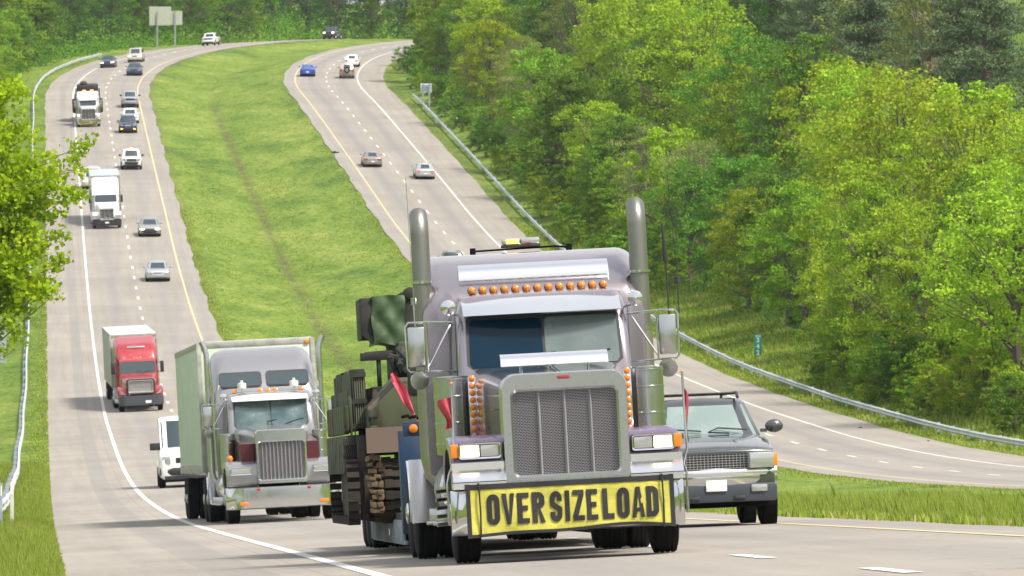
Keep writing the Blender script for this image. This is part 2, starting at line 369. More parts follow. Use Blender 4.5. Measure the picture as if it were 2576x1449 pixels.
# place a point of the picture on a carriageway: returns (X, d)
def on_road(x, y, left):
    fx, fz = (XL, zL) if left else (XR, zR); best = None
    for d in np.arange(45, 1150, 0.5):
        X = (x - 1288) / FPX * d; off = X - fx(d); z = fz(d, off); p = 724.5 - (z / d - math.sin(PITCH)) * FPX
        e = abs(p - y)
        if abs(off) < 9 and (best is None or e < best[0]): best = (e, X, d)
    return best[1], best[2]
def place(root, X, d, left=True, k=None, away=False, dz=0.0):
    fx, fz = (XL, zL) if left else (XR, zR)
    if k is None: k = -(fx(d + 5) - fx(d - 5)) / 10
    off = X - fx(d); sl = (fz(d + 4, off) - fz(d, off)) / 4.0
    bank = (fz(d, off + .8) - fz(d, off - .8)) / 1.6
    r = Vector((1, 0, bank)); b = Vector((-k, 1, sl + 0)).normalized(); r = (r - b * r.dot(b)).normalized(); u = r.cross(b)
    if away: r = -r; b = -b
    root.matrix_world = Matrix(((r.x, b.x, u.x, X), (r.y, b.y, u.y, d), (r.z, b.z, u.z, fz(d, off) + dz + .005), (0, 0, 0, 1)))
# ---------------------------------------------------------------- vegetation
def leaf_mat(name, a, b_, tr=0.35, dark=None):
    m = bpy.data.materials.new(name); m.use_nodes = True; nt = m.node_tree; nt.nodes.clear()
    out = nd(nt, 'ShaderNodeOutputMaterial'); g = nd(nt, 'ShaderNodeNewGeometry'); oi = nd(nt, 'ShaderNodeObjectInfo')
    c = mixc(nt, g.outputs['Random Per Island'], a, b_)
    cl = ramp(nt, noise(nt, 0.55, 3), [(0.38, (0.72, 0.78, 0.72)), (0.62, (1.15, 1.12, 1.05))]); c = mixc(nt, 1.0, c, cl, 'MULTIPLY')
    hs = nd(nt, 'ShaderNodeHueSaturation'); nt.links.new(c, hs.inputs['Color'])
    nt.links.new(mth(nt, 'MULTIPLY_ADD', oi.outputs['Random'], 0.030, 0.484), hs.inputs['Hue'])
    nt.links.new(mth(nt, 'MULTIPLY_ADD', oi.outputs['Random'], 0.4, 0.9), hs.inputs['Value'])
    hs.inputs['Saturation'].default_value = 1.0
    df = nd(nt, 'ShaderNodeBsdfDiffuse'); tl = nd(nt, 'ShaderNodeBsdfTranslucent'); mx = nd(nt, 'ShaderNodeMixShader'); mx.inputs[0].default_value = tr
    nt.links.new(hs.outputs[0], df.inputs[0]); nt.links.new(hs.outputs[0], tl.inputs[0]); nt.links.new(df.outputs[0], mx.inputs[1]); nt.links.new(tl.outputs[0], mx.inputs[2])
    nt.links.new(mx.outputs[0], out.inputs[0]); return m
LM = {'yellow-green': leaf_mat('leaf_yellow_green', (0.215, 0.335, 0.022), (0.37, 0.475, 0.045)),
      'fresh green': leaf_mat('leaf_fresh_green', (0.15, 0.29, 0.024), (0.28, 0.41, 0.04)),
      'mid green': leaf_mat('leaf_mid_green', (0.085, 0.20, 0.026), (0.17, 0.30, 0.04)),
      'olive': leaf_mat('leaf_olive', (0.165, 0.215, 0.055), (0.28, 0.32, 0.10)),
      'dark green': leaf_mat('leaf_dark_green', (0.045, 0.12, 0.035), (0.10, 0.20, 0.052)),
      'grey-green': leaf_mat('needle_grey_green', (0.09, 0.14, 0.07), (0.17, 0.22, 0.11), .2)}
M_BARK = mat('bark', (0.13, 0.105, 0.085), 0.9, bump=.6, bscale=8)
M_TWIG = mat('twig_grey', (0.20, 0.165, 0.14), 0.9)

def leaves_np(cen, nrm, size, asp=0.62):
    """diamond leaf at each centre, facing roughly nrm, returns verts, faces"""
    n = len(cen); r1 = rng.normal(size=(n, 3)); nn = nrm + rng.normal(size=(n, 3)) * 0.75; nn /= np.linalg.norm(nn, axis=1)[:, None] + 1e-9
    a = np.cross(nn, r1); a /= np.linalg.norm(a, axis=1)[:, None] + 1e-9; b = np.cross(nn, a)
    s = size[:, None]; v = np.empty((n, 4, 3)); v[:, 0] = cen + a * s * .5; v[:, 1] = cen + b * s * .5 * asp; v[:, 2] = cen - a * s * .5; v[:, 3] = cen - b * s * .5 * asp
    v[:, 0] -= nn * s * .12; v[:, 2] -= nn * s * .12
    return v.reshape(-1, 3), np.arange(n * 4).reshape(-1, 4)
def crown(lobes, per_lobe, per_clump, leaf, squash=0.8):
    cs, ns, ss = [], [], []
    for (c, r) in lobes:
        c = np.array(c)
        for _ in range(per_lobe):
            dv = rng.normal(size=3); dv[2] = dv[2] * .9 + .25; dv /= np.linalg.norm(dv)
            cc = c + dv * r * rng.uniform(.72, 1.05) * np.array([1, 1, squash]); rr = r * rng.uniform(.22, .40)
            k = int(per_clump * rng.uniform(.6, 1.3)); q = rng.normal(size=(k, 3)); q /= np.linalg.norm(q, axis=1)[:, None]
            q = q * (rng.uniform(0, 1, (k, 1)) ** .45) * rr * np.array([1.15, 1.15, .62])
            cs.append(cc + q); nv = q / rr * .8 + dv * .5 + np.array([0, 0, .45]); ns.append(nv); ss.append(rng.uniform(.65, 1.25, k) * leaf)
    return np.concatenate(cs), np.concatenate(ns), np.concatenate(ss)
PROTO = {}
def broadleaf(key, H, W, col, n_l=13, per_lobe=17, per_clump=58, leaf=.24, seed=1, low=.18, open_=1.0):
    global rng; rng = np.random.default_rng(seed); rd = random.Random(seed)
    root = empty('tree'); lobes = []
    for i in range(n_l):
        t = (i + .5) / n_l; z = H * (low + (0.92 - low) * t ** .85); rad = W * .5 * math.sin(math.pi * min(max((.14 + .80 * t), 0), 1)) ** .55 * (1 - .15 * t)
        an = i * 2.4 + rd.uniform(-.5, .5); rr = rad * rd.uniform(.45, .82)
        lobes.append(((math.cos(an) * rr, math.sin(an) * rr, z - .06 * H), W * rd.uniform(.17, .27) * open_))
    lobes.append(((rd.uniform(-.3, .3), rd.uniform(-.3, .3), H * .86), W * .2)); lobes.append(((0, 0, H * .55), W * .30))
    c, n, s = crown(lobes, per_lobe, per_clump, leaf); v, f = leaves_np(c, n, s)
    link('crown', np_mesh('crown', v, f, 4), LM[col], root)
    t = MB(); th = H * .80; pts = [(0, 0, -.6)]; x = y = 0
    for i in range(1, 7): x += rd.uniform(-.12, .12); y += rd.uniform(-.12, .12); pts.append((x, y, th * i / 6))
    t.tube(pts, [.024 * H * (1 - .13 * i) for i in range(7)], 7)
    for (c_, r) in lobes:
        z0 = max(c_[2] * .62, .08 * H); st = (x * z0 / th, y * z0 / th, z0); mid = (c_[0] * .45, c_[1] * .45, z0 + (c_[2] - z0) * .38)
        t.tube([st, mid, c_], [.010 * H, .007 * H, .002 * H], 5)
        for q in range(4):
            e = (c_[0] + rd.uniform(-1, 1) * r * .9, c_[1] + rd.uniform(-1, 1) * r * .9, c_[2] + rd.uniform(-.2, .9) * r)
            t.tube([mid, e], [.004 * H, .0012 * H], 4)
    t.build('trunk', M_BARK if key[0] != 'o' else M_TWIG, root)
    PROTO[key] = root; return root
def pine(key, H, W, seed):
    global rng; rng = np.random.default_rng(seed); rd = random.Random(seed); root = empty('pine_tree')
    cs, ns, ss = [], [], []; t = MB(); t.tube([(0, 0, -.6), (.1, 0, H * .5), (0, .1, H * .97)], [.017 * H, .012 * H, .003 * H], 7)
    for i in range(60):
        z = H * (.26 + .71 * (i / 60) ** .9); an = i * 2.4 + rd.uniform(-.4, .4); L = W * .5 * (1 - ((z / H - .30) / .80) ** 2 * .85) * rd.uniform(.55, 1.1)
        if z < .4 * H: L *= .75
        e = np.array([math.cos(an) * L, math.sin(an) * L, z + rd.uniform(-.03, .06) * H]); t.tube([(0, 0, z - .02 * H), tuple(e * np.array([.6, .6, 1]) - np.array([0, 0, .015 * H])), tuple(e)], [.0045 * H, .003 * H, .001 * H], 4)
        for q in range(8):
            u = rd.uniform(.35, 1.08); cc = np.array([e[0] * u, e[1] * u, z + (e[2] - z) * u + rd.uniform(0, .35)]) + rng.normal(size=3) * np.array([.34, .34, .10]) * L * .28
            k = 34; q_ = rng.normal(size=(k, 3)) * np.array([.40, .40, .17]); cs.append(cc + q_); ns.append(q_ * 1.2 + np.array([0, 0, .55])); ss.append(rng.uniform(.22, .42, k))
    v, f = leaves_np(np.concatenate(cs), np.concatenate(ns), np.concatenate(ss), .32)
    link('crown', np_mesh('crown', v, f, 4), LM['grey-green'], root); t.build('trunk', M_BARK, root); PROTO[key] = root; return root

broadleaf('y1', 13, 10.5, 'yellow-green', seed=11); broadleaf('y2', 12, 9.0, 'yellow-green', seed=12, n_l=11)
broadleaf('f1', 14, 9.5, 'fresh green', seed=21); broadleaf('f2', 11, 8.0, 'fresh green', seed=22, n_l=11, low=.12)
broadleaf('m1', 15, 10, 'mid green', seed=31, n_l=15); broadleaf('m2', 12, 8.5, 'mid green', seed=32)
broadleaf('o1', 15, 9, 'olive', seed=41, per_clump=36, leaf=.21, open_=1.05); broadleaf('d1', 16, 10, 'dark green', seed=51)
broadleaf('s1', 3.4, 3.6, 'fresh green', seed=61, n_l=7, per_lobe=12, per_clump=46, leaf=.15, low=.05)
broadleaf('s2', 4.2, 3.8, 'yellow-green', seed=62, n_l=7, per_lobe=12, per_clump=46, leaf=.15, low=.05)
broadleaf('s3', 3.8, 4.0, 'mid green', seed=63, n_l=7, per_lobe=12, per_clump=46, leaf=.16, low=.05)
pine('p1', 20, 9.5, 71); pine('p2', 17, 8, 72)
PH = {'y1': 13, 'y2': 12, 'f1': 14, 'f2': 11, 'm1': 15, 'm2': 12, 'o1': 15, 'd1': 16, 's1': 3.4, 's2': 4.2, 's3': 3.8, 'p1': 20, 'p2': 17}
WORD = {'y': 'yellow-green broadleaf tree', 'f': 'fresh green broadleaf tree', 'm': 'mid green broadleaf tree', 'o': 'thin olive-brown broadleaf tree', 'd': 'dark green broadleaf tree', 'p': 'grey-green pine tree'}
BUSH = {'s1': 'fresh green bush', 's2': 'yellow-green bush', 's3': 'mid green bush'}
used = set(); plants = []
def proj(X, d, z): return (1288 + X / d * FPX, 724.5 - (z / d - math.sin(PITCH)) * FPX)
def plant(key, X, d, h, where, group, sink=0.0):
    z = gz(X, d); px, py = proj(X, d, z); top = py - h * FPX / d; w = 5.0 * FPX / d * h / 13
    if px < -w or px > 2576 + w or top > 1449 or py < -60: return None
    p = PROTO[key]
    if key in used: o = copy_tree(p)
    else: o = p; used.add(key)
    bush = key[0] == 's'; o.name = 'bush' if bush else ('pine_tree' if key[0] == 'p' else 'tree')
    s = h / PH[key]; o.location = (X, d, z - sink); o.rotation_euler = (0, 0, random.uniform(0, 6.28)); sw = s * random.uniform(.92, 1.12); o.scale = (sw, sw, s)
    tag(o, None, 'bush' if bush else 'tree', group); plants.append((o, key, where, px, py, d, h)); return o
random.seed(5)
# right-hand wood, rows stepping up the hillside
def pick(ch): return random.choices([c for c, w in ch], [w for c, w in ch])[0]
def row(off, d0, d1, step, hs, ch, where, group, side='R', jit=2.2):
    d = d0
    while d < d1:
        o = off + random.uniform(-jit, jit); k = pick(ch(d) if callable(ch) else ch); h = random.uniform(*(hs(d) if callable(hs) else hs))
        X = (XR(d) + RO + o) if side == 'R' else (XL(d) + LO - o)
        if side == 'R' and 446 < d < 548 and o < 6.8: d += step; continue
        plant(k, X, d + random.uniform(-1.5, 1.5), h, where, group); d += step * random.uniform(.8, 1.25)
GR = 'trees of the wood on the right hillside'
row(8.0, 352, 1000, 8.2, lambda d: (8.5, 12.5) if d < 520 else (6.5, 12), lambda d: [('y1', 4), ('y2', 4), ('f1', 2), ('f2', 1), ('m2', 1)] if d < 500 else [('f2', 3), ('m2', 3), ('o1', 4), ('y2', 2), ('m1', 2)], 'front row behind the right guardrail', GR)
row(17, 420, 1060, 10.5, lambda d: (12, 17), lambda d: [('y1', 4), ('f1', 2), ('m1', 1), ('o1', 1), ('y2', 3)] if d < 560 else [('m1', 3), ('f1', 2), ('o1', 3), ('d1', 1), ('y1', 3)], 'second row of the right hillside wood', GR)
row(30, 500, 1100, 13, (15, 21), lambda d: [('p1', 7), ('p2', 3), ('d1', 1), ('o1', 2)] if d < 690 else [('p1', 3), ('d1', 3), ('m1', 3), ('o1', 3), ('f1', 1)], 'third row of the right hillside wood', GR, jit=3)
row(45, 590, 1140, 15, (16, 22), [('p1', 4), ('d1', 3), ('m1', 3), ('f1', 2)], 'fourth row of the right hillside wood', GR, jit=4)
row(64, 700, 1180, 19, (17, 23), [('d1', 3), ('m1', 3), ('f1', 3)], 'top row of the right hillside wood', GR, jit=4)
# far wood behind the bend and left wood
GL = 'trees of the wood beyond the far bend'
row(11, 930, 1150, 13, (11, 15), [('m1', 3), ('d1', 5), ('f1', 1), ('m2', 2)], 'front row behind the far bend', GL, 'L')
row(22, 900, 1180, 15, (14, 20), [('d1', 4), ('m1', 3), ('p2', 2)], 'second row behind the far bend', GL, 'L', 3)
row(38, 900, 1200, 18, (16, 22), [('d1', 4), ('m1', 3), ('p1', 1)], 'top row behind the far bend', GL, 'L', 3)
for k in range(16):
    d = 1185 + 9 * (k % 3); X = -44 + k * 5.3
    plant(random.choice(['d1', 'm1', 'm2', 'f1', 'd1']), X, d, random.uniform(12, 19), 'row across the end of the far bend', GL)
for k in range(14):
    plant(random.choice(['d1', 'm1', 'd1']), -52 + k * 7, 1228 + 12 * (k % 2), random.uniform(17, 24), 'back row across the end of the far bend', GL)
GW = 'trees of the wood left of the road'
row(7.5, 640, 940, 12, (7, 11), [('y2', 2), ('f2', 3), ('m2', 3), ('f1', 2)], 'front row behind the left guardrail', GW, 'L', 1.2)
row(16, 640, 960, 14, (10, 15), [('f1', 3), ('m1', 3), ('y1', 1), ('m2', 2)], 'second row behind the left guardrail', GW, 'L', 2)
# bushes
GB = 'bushes along the foot of the right wood'
row(3.6, 385, 980, 8.5, lambda d: (1.2, 2.8) if d < 560 else (1.5, 3.4), [('s1', 3), ('s2', 3), ('s3', 3)], 'between the right guardrail and the wood', GB, jit=.9)
row(5.6, 380, 700, 6.5, (2.4, 4.4), [('s1', 2), ('s2', 3), ('s3', 2)], 'at the foot of the right wood', GB, jit=.8)
row(4.6, 352, 446, 3.4, (2.0, 3.8), [('s1', 3), ('s2', 3), ('s3', 3)], 'just behind the near rail', GB, jit=1.2)
GC = 'bushes on the left bank'
row(6.5, 330, 640, 16, (.9, 2.2), [('s1', 3), ('s2', 3), ('s3', 1)], 'on the bank behind the left guardrail', GC, 'L', 2.5)
for k, p in PROTO.items():
    if k not in used:
        for ch in list(p.children): bpy.data.objects.remove(ch)
        bpy.data.objects.remove(p)
# labels that single out: ordinal in its own row, counted from the near end
rows = {}
SHORT = {'front row behind the right guardrail': 'front row behind right guardrail', 'second row of the right hillside wood': 'second row of right hillside', 'third row of the right hillside wood': 'third row of right hillside',
         'fourth row of the right hillside wood': 'fourth row of right hillside', 'top row of the right hillside wood': 'top row of right hillside', 'front row behind the far bend': 'front row behind far bend',
         'second row behind the far bend': 'second row behind far bend', 'top row behind the far bend': 'top row behind far bend', 'row across the end of the far bend': 'row beyond end of bend',
         'back row across the end of the far bend': 'back row beyond end of bend', 'front row behind the left guardrail': 'front row behind left guardrail', 'second row behind the left guardrail': 'second row behind left guardrail',
         'between the right guardrail and the wood': 'just behind right guardrail', 'at the foot of the right wood': 'at foot of right wood', 'on the bank behind the left guardrail': 'on left bank', 'just behind the near rail': 'before wood behind near right guardrail'}
for t in plants: rows.setdefault(t[2], []).append(t)
def ordn(n): return '%d%s' % (n, 'th' if 10 <= n % 100 <= 20 else {1: 'st', 2: 'nd', 3: 'rd'}.get(n % 10, 'th'))
for wh, ts in rows.items():
    lr = 'far bend' in wh; ts.sort(key=lambda t: t[3] if lr else t[5])
    for i, (o, key, w, px, py, d, h) in enumerate(ts):
        nm = BUSH.get(key) or WORD[key[0]]; sz = 'tall ' if h > 17 else ('small ' if (h < 9 and key[0] != 's') or h < 1.6 else '')
        o['label'] = '%s%s, %s %s, %s' % (sz, nm, ordn(i + 1), 'from left' if lr else 'from near end', SHORT[wh])

# undergrowth: leaf litter of low shrubs nobody could count
def undergrowth():
    global rng; rng = np.random.default_rng(99); cs, ns, ss = [], [], []
    def patch(X, d, r, h, n, sz):
        z = gz(X, d); q = rng.normal(size=(n, 3)); q /= np.linalg.norm(q, axis=1)[:, None]; q[:, 2] = np.abs(q[:, 2])
        q = q * (rng.uniform(0, 1, (n, 1)) ** .4) * np.array([r, r * 1.5, h]); cs.append(q + np.array([X, d, z])); ns.append(q / r + np.array([0, 0, .6])); ss.append(rng.uniform(.7, 1.3, n) * sz)
    for d in np.arange(375, 1010, 2.4):
        for k in range(4):
            o = rng.uniform(6.2, 12) if k else rng.uniform(4.5, 7)
            if 444 < d < 548 and o < 7.5: patch(XR(d) + RO + rng.uniform(3.4, 7.5), d, rng.uniform(.7, 1.3), rng.uniform(.2, .5), 60, .16); continue
            patch(XR(d) + RO + o, d + rng.uniform(-1, 1), rng.uniform(.8, 1.6), rng.uniform(.6, 1.9), 46, .26)
    for d in np.arange(600, 1100, 3.0):
        for k in range(3): patch(XL(d) + LO - rng.uniform(5.5, 11), d, rng.uniform(.9, 1.8), rng.uniform(.7, 2.0), 46, .30)
    for d in np.arange(880, 1190, 3.0):
        for k in range(7):
            o = rng.uniform(6, 34); patch(XL(d) + LO - o, d, rng.uniform(1.5, 2.8), rng.uniform(2.0, 5.0) + o * .06, 50, .42)
    for k in range(420): patch(rng.uniform(-62, 50), rng.uniform(1180, 1290), 3.0, rng.uniform(4, 8), 60, .5)
    for d in np.arange(600, 900, 3.0):
        for k in range(3): o = rng.uniform(6, 18); patch(XL(d) + LO - o, d, rng.uniform(1.3, 2.2), rng.uniform(1.6, 3.6), 46, .34)
    for k in range(70): patch(rng.uniform(-48, 50), rng.uniform(1178, 1190), 1.8, 2.4, 50, .34)
    v, f = leaves_np(np.concatenate(cs), np.concatenate(ns), np.concatenate(ss))
    tag(link('undergrowth', np_mesh('undergrowth', v, f, 4), LM['mid green']), 'low mixed undergrowth along the foot of the woods', 'undergrowth', kind='stuff')
undergrowth()
def wood_behind():
    global rng; rng = np.random.default_rng(123); cs, ns, ss = [], [], []
    for k in range(330):
        d = rng.uniform(-190, -70); X = rng.uniform(-150, 170)
        if abs(X + d * .0637 - 3) < 9 or abs(X - 44 + d * .07) < 9: continue
        n = 60; q = rng.normal(size=(n, 3)); q /= np.linalg.norm(q, axis=1)[:, None]; q = q * np.array([5, 5, 6.5]) * rng.uniform(.7, 1.2); cs.append(q + np.array([X, d, gz(X, d) + rng.uniform(4, 10)])); ns.append(q); ss.append(rng.uniform(1.0, 1.9, n))
    v, f = leaves_np(np.concatenate(cs), np.concatenate(ns), np.concatenate(ss)); tag(link('far_wood', np_mesh('far_wood', v, f, 4), LM['mid green']), 'wood along the road behind the viewpoint, seen only mirrored in chrome', 'wood', kind='stuff')
wood_behind()

# grass blades
def blade_mat(name, a, b_):
    m = bpy.data.materials.new(name); m.use_nodes = True; nt = m.node_tree; nt.nodes.clear(); out = nd(nt, 'ShaderNodeOutputMaterial')
    g = nd(nt, 'ShaderNodeNewGeometry'); c = ramp(nt, g.outputs['Random Per Island'], [(0, a), (.6, b_), (.84, b_), (1, (.52, .47, .26))])
    c = mixc(nt, 1.0, c, ramp(nt, noise(nt, .5, 4), [(.35, (.78, .85, .75)), (.65, (1.15, 1.1, 1.1))]), 'MULTIPLY')
    df = nd(nt, 'ShaderNodeBsdfDiffuse'); tl = nd(nt, 'ShaderNodeBsdfTranslucent'); mx = nd(nt, 'ShaderNodeMixShader'); mx.inputs[0].default_value = .5
    nt.links.new(c, df.inputs[0]); nt.links.new(c, tl.inputs[0]); nt.links.new(df.outputs[0], mx.inputs[1]); nt.links.new(tl.outputs[0], mx.inputs[2]); nt.links.new(mx.outputs[0], out.inputs[0]); return m
def blades(name, pts, hs, ws, m, label, lean=.32, seed=3):
    g = np.random.default_rng(seed); n = len(pts); pts = np.asarray(pts); hs = np.asarray(hs)[:, None]; ws = np.asarray(ws)[:, None]
    an = g.uniform(0, 2 * math.pi, n); dr = np.stack([np.cos(an), np.sin(an), np.zeros(n)], 1)
    ln = g.normal(size=(n, 3)) * lean * .6 + np.array([-.12, 0, 0]); ln[:, 2] = 0
    v = np.empty((n, 5, 3)); mid = pts + np.array([0, 0, 1]) * hs * .55 + ln * hs * .35; tip = pts + np.array([0, 0, 1]) * hs + ln * hs
    v[:, 0] = pts - dr * ws; v[:, 1] = pts + dr * ws; v[:, 2] = mid + dr * ws * .7; v[:, 3] = tip; v[:, 4] = mid - dr * ws * .7
    return tag(link(name, np_mesh(name, v.reshape(-1, 3), np.arange(n * 5).reshape(-1, 5), 5), m), label, 'grass', kind='stuff')
M_BL = blade_mat('grass_blade', (.15, .245, .028), (.40, .475, .085))
g = np.random.default_rng(4); pts, hs, ws = [], [], []
for _ in range(430000):
    d = 66 + 170 * g.uniform() ** 1.5; x0 = XL(d) + LI; X = x0 + .1 + g.uniform() ** 1.25 * 16
    if X > XR(d) + RI: continue
    px = 1288 + X / d * FPX
    if px < 1620 or px > 2720: continue
    e = min((X - x0) / 1.6, 1); tall = g.uniform() < .05
    pts.append((X, d, gz(X, d) - .02)); cl = .78 + .3 * math.sin(X * 2.1 + d * .37) * math.sin(d * .23 - X); hs.append((.05 + .27 * e) * cl * g.uniform(.45, 1.25) * (1.6 if tall and e > .5 else 1)); ws.append(.0038 * (.8 if tall else 1.0) * (d / 90) ** .9)
for _ in range(2600):      # weeds along the pavement edge
    d = g.uniform(70, 130); X = XL(d) + LI + g.uniform(0, .5); pts.append((X, d, gz(X, d) - .02)); hs.append(g.uniform(.06, .18)); ws.append(.02)
blades('grass', pts, hs, ws, M_BL, 'tall seeding grass in the median beside the dark SUV')
pts, hs, ws = [], [], []
for _ in range(170000):
    d = 60 + 260 * g.uniform() ** 1.4; o = g.uniform() ** 1.3 * 3.2; X = XL(d) + LO - o
    px = 1288 + X / d * FPX
    if px < -60 or px > 300: continue
    e = min((o + .1) / .7, 1); pts.append((X, d, gz(X, d) - .02)); hs.append((.08 + .22 * e) * g.uniform(.5, 1.3)); ws.append(.0045 * (d / 90) ** .9)
blades('grass', pts, hs, ws, M_BL, 'rough grass along the shoulder in front of the left guardrail', seed=8)
pts, hs, ws = [], [], []
for _ in range(60000):     # short fringes where the grass meets the slabs farther off
    d = 170 + 480 * g.uniform(); s_ = g.integers(0, 4); o = abs(g.normal()) * .5
    X = (XL(d) + LO - o) if s_ == 0 else (XL(d) + LI + .1 + o) if s_ == 1 else (XR(d) + RI - .1 - o) if s_ == 2 else (XR(d) + RO + .1 + o)
    pts.append((X, d, gz(X, d) - .02)); hs.append(g.uniform(.03, .10)); ws.append(.018 + .00004 * d)
for _ in range(40000):
    d = 300 + 420 * g.uniform(); t = g.uniform(); x0 = XL(d) + LI; x1 = XR(d) + RI; X = x0 + (x1 - x0) * t
    if math.sin(X * .9 + d * .05) + math.sin(d * .17 - X * .4) + g.normal() * .5 < .2: continue
    pts.append((X, d, gz(X, d) - .02)); hs.append(g.uniform(.03, .09)); ws.append(.03 + .00005 * d)
blades('grass', pts, hs, ws, M_BL, 'short grass tufts in the median and along the edges of both carriageways', seed=9)
pts, hs, ws = [], [], []
for _ in range(60000):     # scrubby strip behind the right guardrail
    d = g.uniform(330, 640); X = XR(d) + RO + g.uniform(.4, 8); pts.append((X, d, gz(X, d) - .02)); hs.append(g.uniform(.12, .42) if X > XR(d) + RO + 1.7 else g.uniform(.08, .25)); ws.append(.05)
blades('grass', pts, hs, ws, M_BL, 'rough yellow-green grass strip around the right guardrail', seed=10)
# ---------------------------------------------------------------- roadside: guardrails, signs, posts, debris
M_GALV = mat('galvanised_steel', (0.52, 0.545, 0.55), 0.5, .3, dirt=.4, dscale=1.5, dcol=(.25, .24, .23))
M_GALVD = mat('weathered_steel', (0.33, 0.38, 0.42), 0.6, .4, dirt=.4, dscale=2)
M_WOODP = mat('weathered_wood', (0.30, 0.27, 0.23), .9, dirt=.4)
def guardrail(fx, edge, sgn, d0, d1, label, post_step, wave=0.0):
    root = empty('guardrail', label, 'guardrail'); X0 = fx(d0) + edge(d0); root.location = (X0, d0, gz(X0, d0)); inv = -Vector(root.location)
    prof = [(0, -.155), (.035, -.14), (.08, -.10), (.08, -.07), (.03, -.025), (.03, .025), (.08, .07), (.08, .10), (.035, .14), (0, .155)]
    mb = MB(); rings = []; ds = list(np.arange(d0, d1 + .1, 2.0 if d0 < 300 else 4.0))
    def c(d): X = fx(d) + edge(d); return Vector((X + wave * .035 * math.sin(d * .09), d, gz(X, d) + .44 + wave * .018 * math.sin(d * .21) + wave * .02 * math.sin(d * .53)))
    for d in ds:
        p = c(d) + inv; f = [(p.x - sgn * (a - .04), p.y, p.z + b) for a, b in prof]; bk = [(p.x - sgn * (a - .055), p.y, p.z + b) for a, b in reversed(prof)]
        rings.append(f + bk)
    mb.loft(rings, True); mb.build('beam', M_GALV, root)
    pm = MB().b2(-.075, .075, -.05, .05, -1.0, .62); post = None
    d = d0 + 1.5; n = 0
    while d < d1 and n < 98:
        p = c(d) + inv
        if post is None: post = pm.build('post', M_GALVD, root, bevel=.005); q = post
        else: q = post.copy(); COL.objects.link(q)
        q.location = (p.x + sgn * .16, p.y, p.z - .44); d += post_step; n += 1
    return root
eL = lambda d: LO - 1.25 - .5 * sm(250, 90, d) * 0
guardrail(XL, lambda d: LO - 1.3, -1, 96, 968, 'long wavy steel guardrail along the outer shoulder on the left side of the photo', 9.4, 1.0)
guardrail(XR, lambda d: RO + 1.6, 1, 296, 818, 'long steel guardrail between the right carriageway and the wood', 5.6, .25)

def sign_back(panels, posts, X, d, label, h_post, mats, zoff=0):
    r = empty('road_sign', label, 'road sign'); z = gz(X, d) + zoff
    r.location = (X, d, z)
    for (x0, x1, z0, z1) in panels:
        m = MB(); m.b2(x0, x1, -.02, .02, z0, z1); k = z0 + .16
        while k < z1: m.b2(x0 + .03, x1 - .03, -.05, -.021, k, k + .05); k += .32
        m.build('panel', mats, r)
    for x, zt in posts:
        m = MB(); m.b2(x - .09, x + .09, .03, .06, -1, zt); m.b2(x - .02, x + .02, .061, .20, -1, zt); m.b2(x - .09, x + .09, .201, .23, -1, zt)
        m.v = [(a, b - .28, c_) for a, b, c_ in m.v]; m.build('post', M_GALVD, r)
    return r
M_ALU = mat('bare_aluminium_back', (0.52, 0.55, 0.44), .55, .25, dirt=.15)
def px_at(x, d): return (x - 1288) / FPX * d
X = px_at(419, 1020); zb = gz(X, 1020)
s_ = FPX / 1020
zt = lambda y, d: d * (math.sin(PITCH) + (724.5 - y) / FPX)
sg = sign_back([((376 - 419) / s_, (431 - 419) / s_, zt(64, 1020) - zb, zt(17, 1020) - zb), ((431.3 - 419) / s_, (459 - 419) / s_, zt(63, 1020) - zb, zt(28, 1020) - zb)],
               [((396 - 419) / s_, zt(30, 1020) - zb), ((441 - 419) / s_, zt(28, 1020) - zb)], X, 1020, 'large stepped two-panel highway sign seen from its bare back on two steel posts', 0, M_ALU)
d = 800; X = px_at(1072, d); zb = gz(X, d); s_ = FPX / d
r = sign_back([(-.62, .62, zt(233, d) - zb, zt(210, d) - zb)], [(-.35, zt(212, d) - zb), (.35, zt(212, d) - zb)], X, d, 'small white rectangular sign with grey lines beside the right wood above the guardrail end', 0, mat('pale_sign', (.62, .66, .70), .5))
m = MB()
for z_ in (.72, .5, .28):
    zz = zt(233, d) - zb + (23 / s_) * z_; m.b2(-.45 + .1 * z_, .45 - .05, -.065, -.055, zz - .06, zz + .06)
m.build('lettering', mat('grey_lettering', (.32, .35, .38), .6), r)
d = 330; X = px_at(-8, d); zb = gz(X, d); s_ = FPX / d
sign_back([(-.55, .42, zt(912, d) - zb, zt(830, d) - zb)], [(-.25, zt(832, d) - zb)], X, d, 'plain metal sign back cut by the left edge of the photo below the leafy tree', 0, mat('sign_back_grey', (.42, .46, .47), .5, .4))
# green mile marker
d = 468; X = px_at(1907, d); zb = gz(X, d); s_ = FPX / d; r = empty('mile_marker', 'narrow green vertical marker sign with white digits behind the right guardrail', 'marker sign'); r.location = (X, d, zb)
z0, z1 = zt(894, d) - zb, zt(841, d) - zb; w = .24
MB().b2(-w, w, -.01, .01, z0, z1).build('panel', mat('sign_green', (.02, .30, .20), .5), r, bevel=.004)
def text_mesh(txt, size, m, parent, loc, bold=0.0, sx=1.0, name='lettering', align='CENTER', rot=(math.pi / 2, 0, 0), ext=.002):
    c = bpy.data.curves.new('t', 'FONT'); c.body = txt; c.size = size; c.align_x = align; c.align_y = 'CENTER'; c.offset = bold; c.extrude = ext; c.resolution_u = 6
    o = bpy.data.objects.new('t', c); COL.objects.link(o); dg = bpy.context.evaluated_depsgraph_get(); me = bpy.data.meshes.new_from_object(o.evaluated_get(dg))
    bpy.data.objects.remove(o); bpy.data.curves.remove(c)
    q = link(name, me, None, parent); me.materials.clear(); me.materials.append(m); q.location = loc; q.rotation_euler = rot; q.scale = (sx, 1, 1); return q
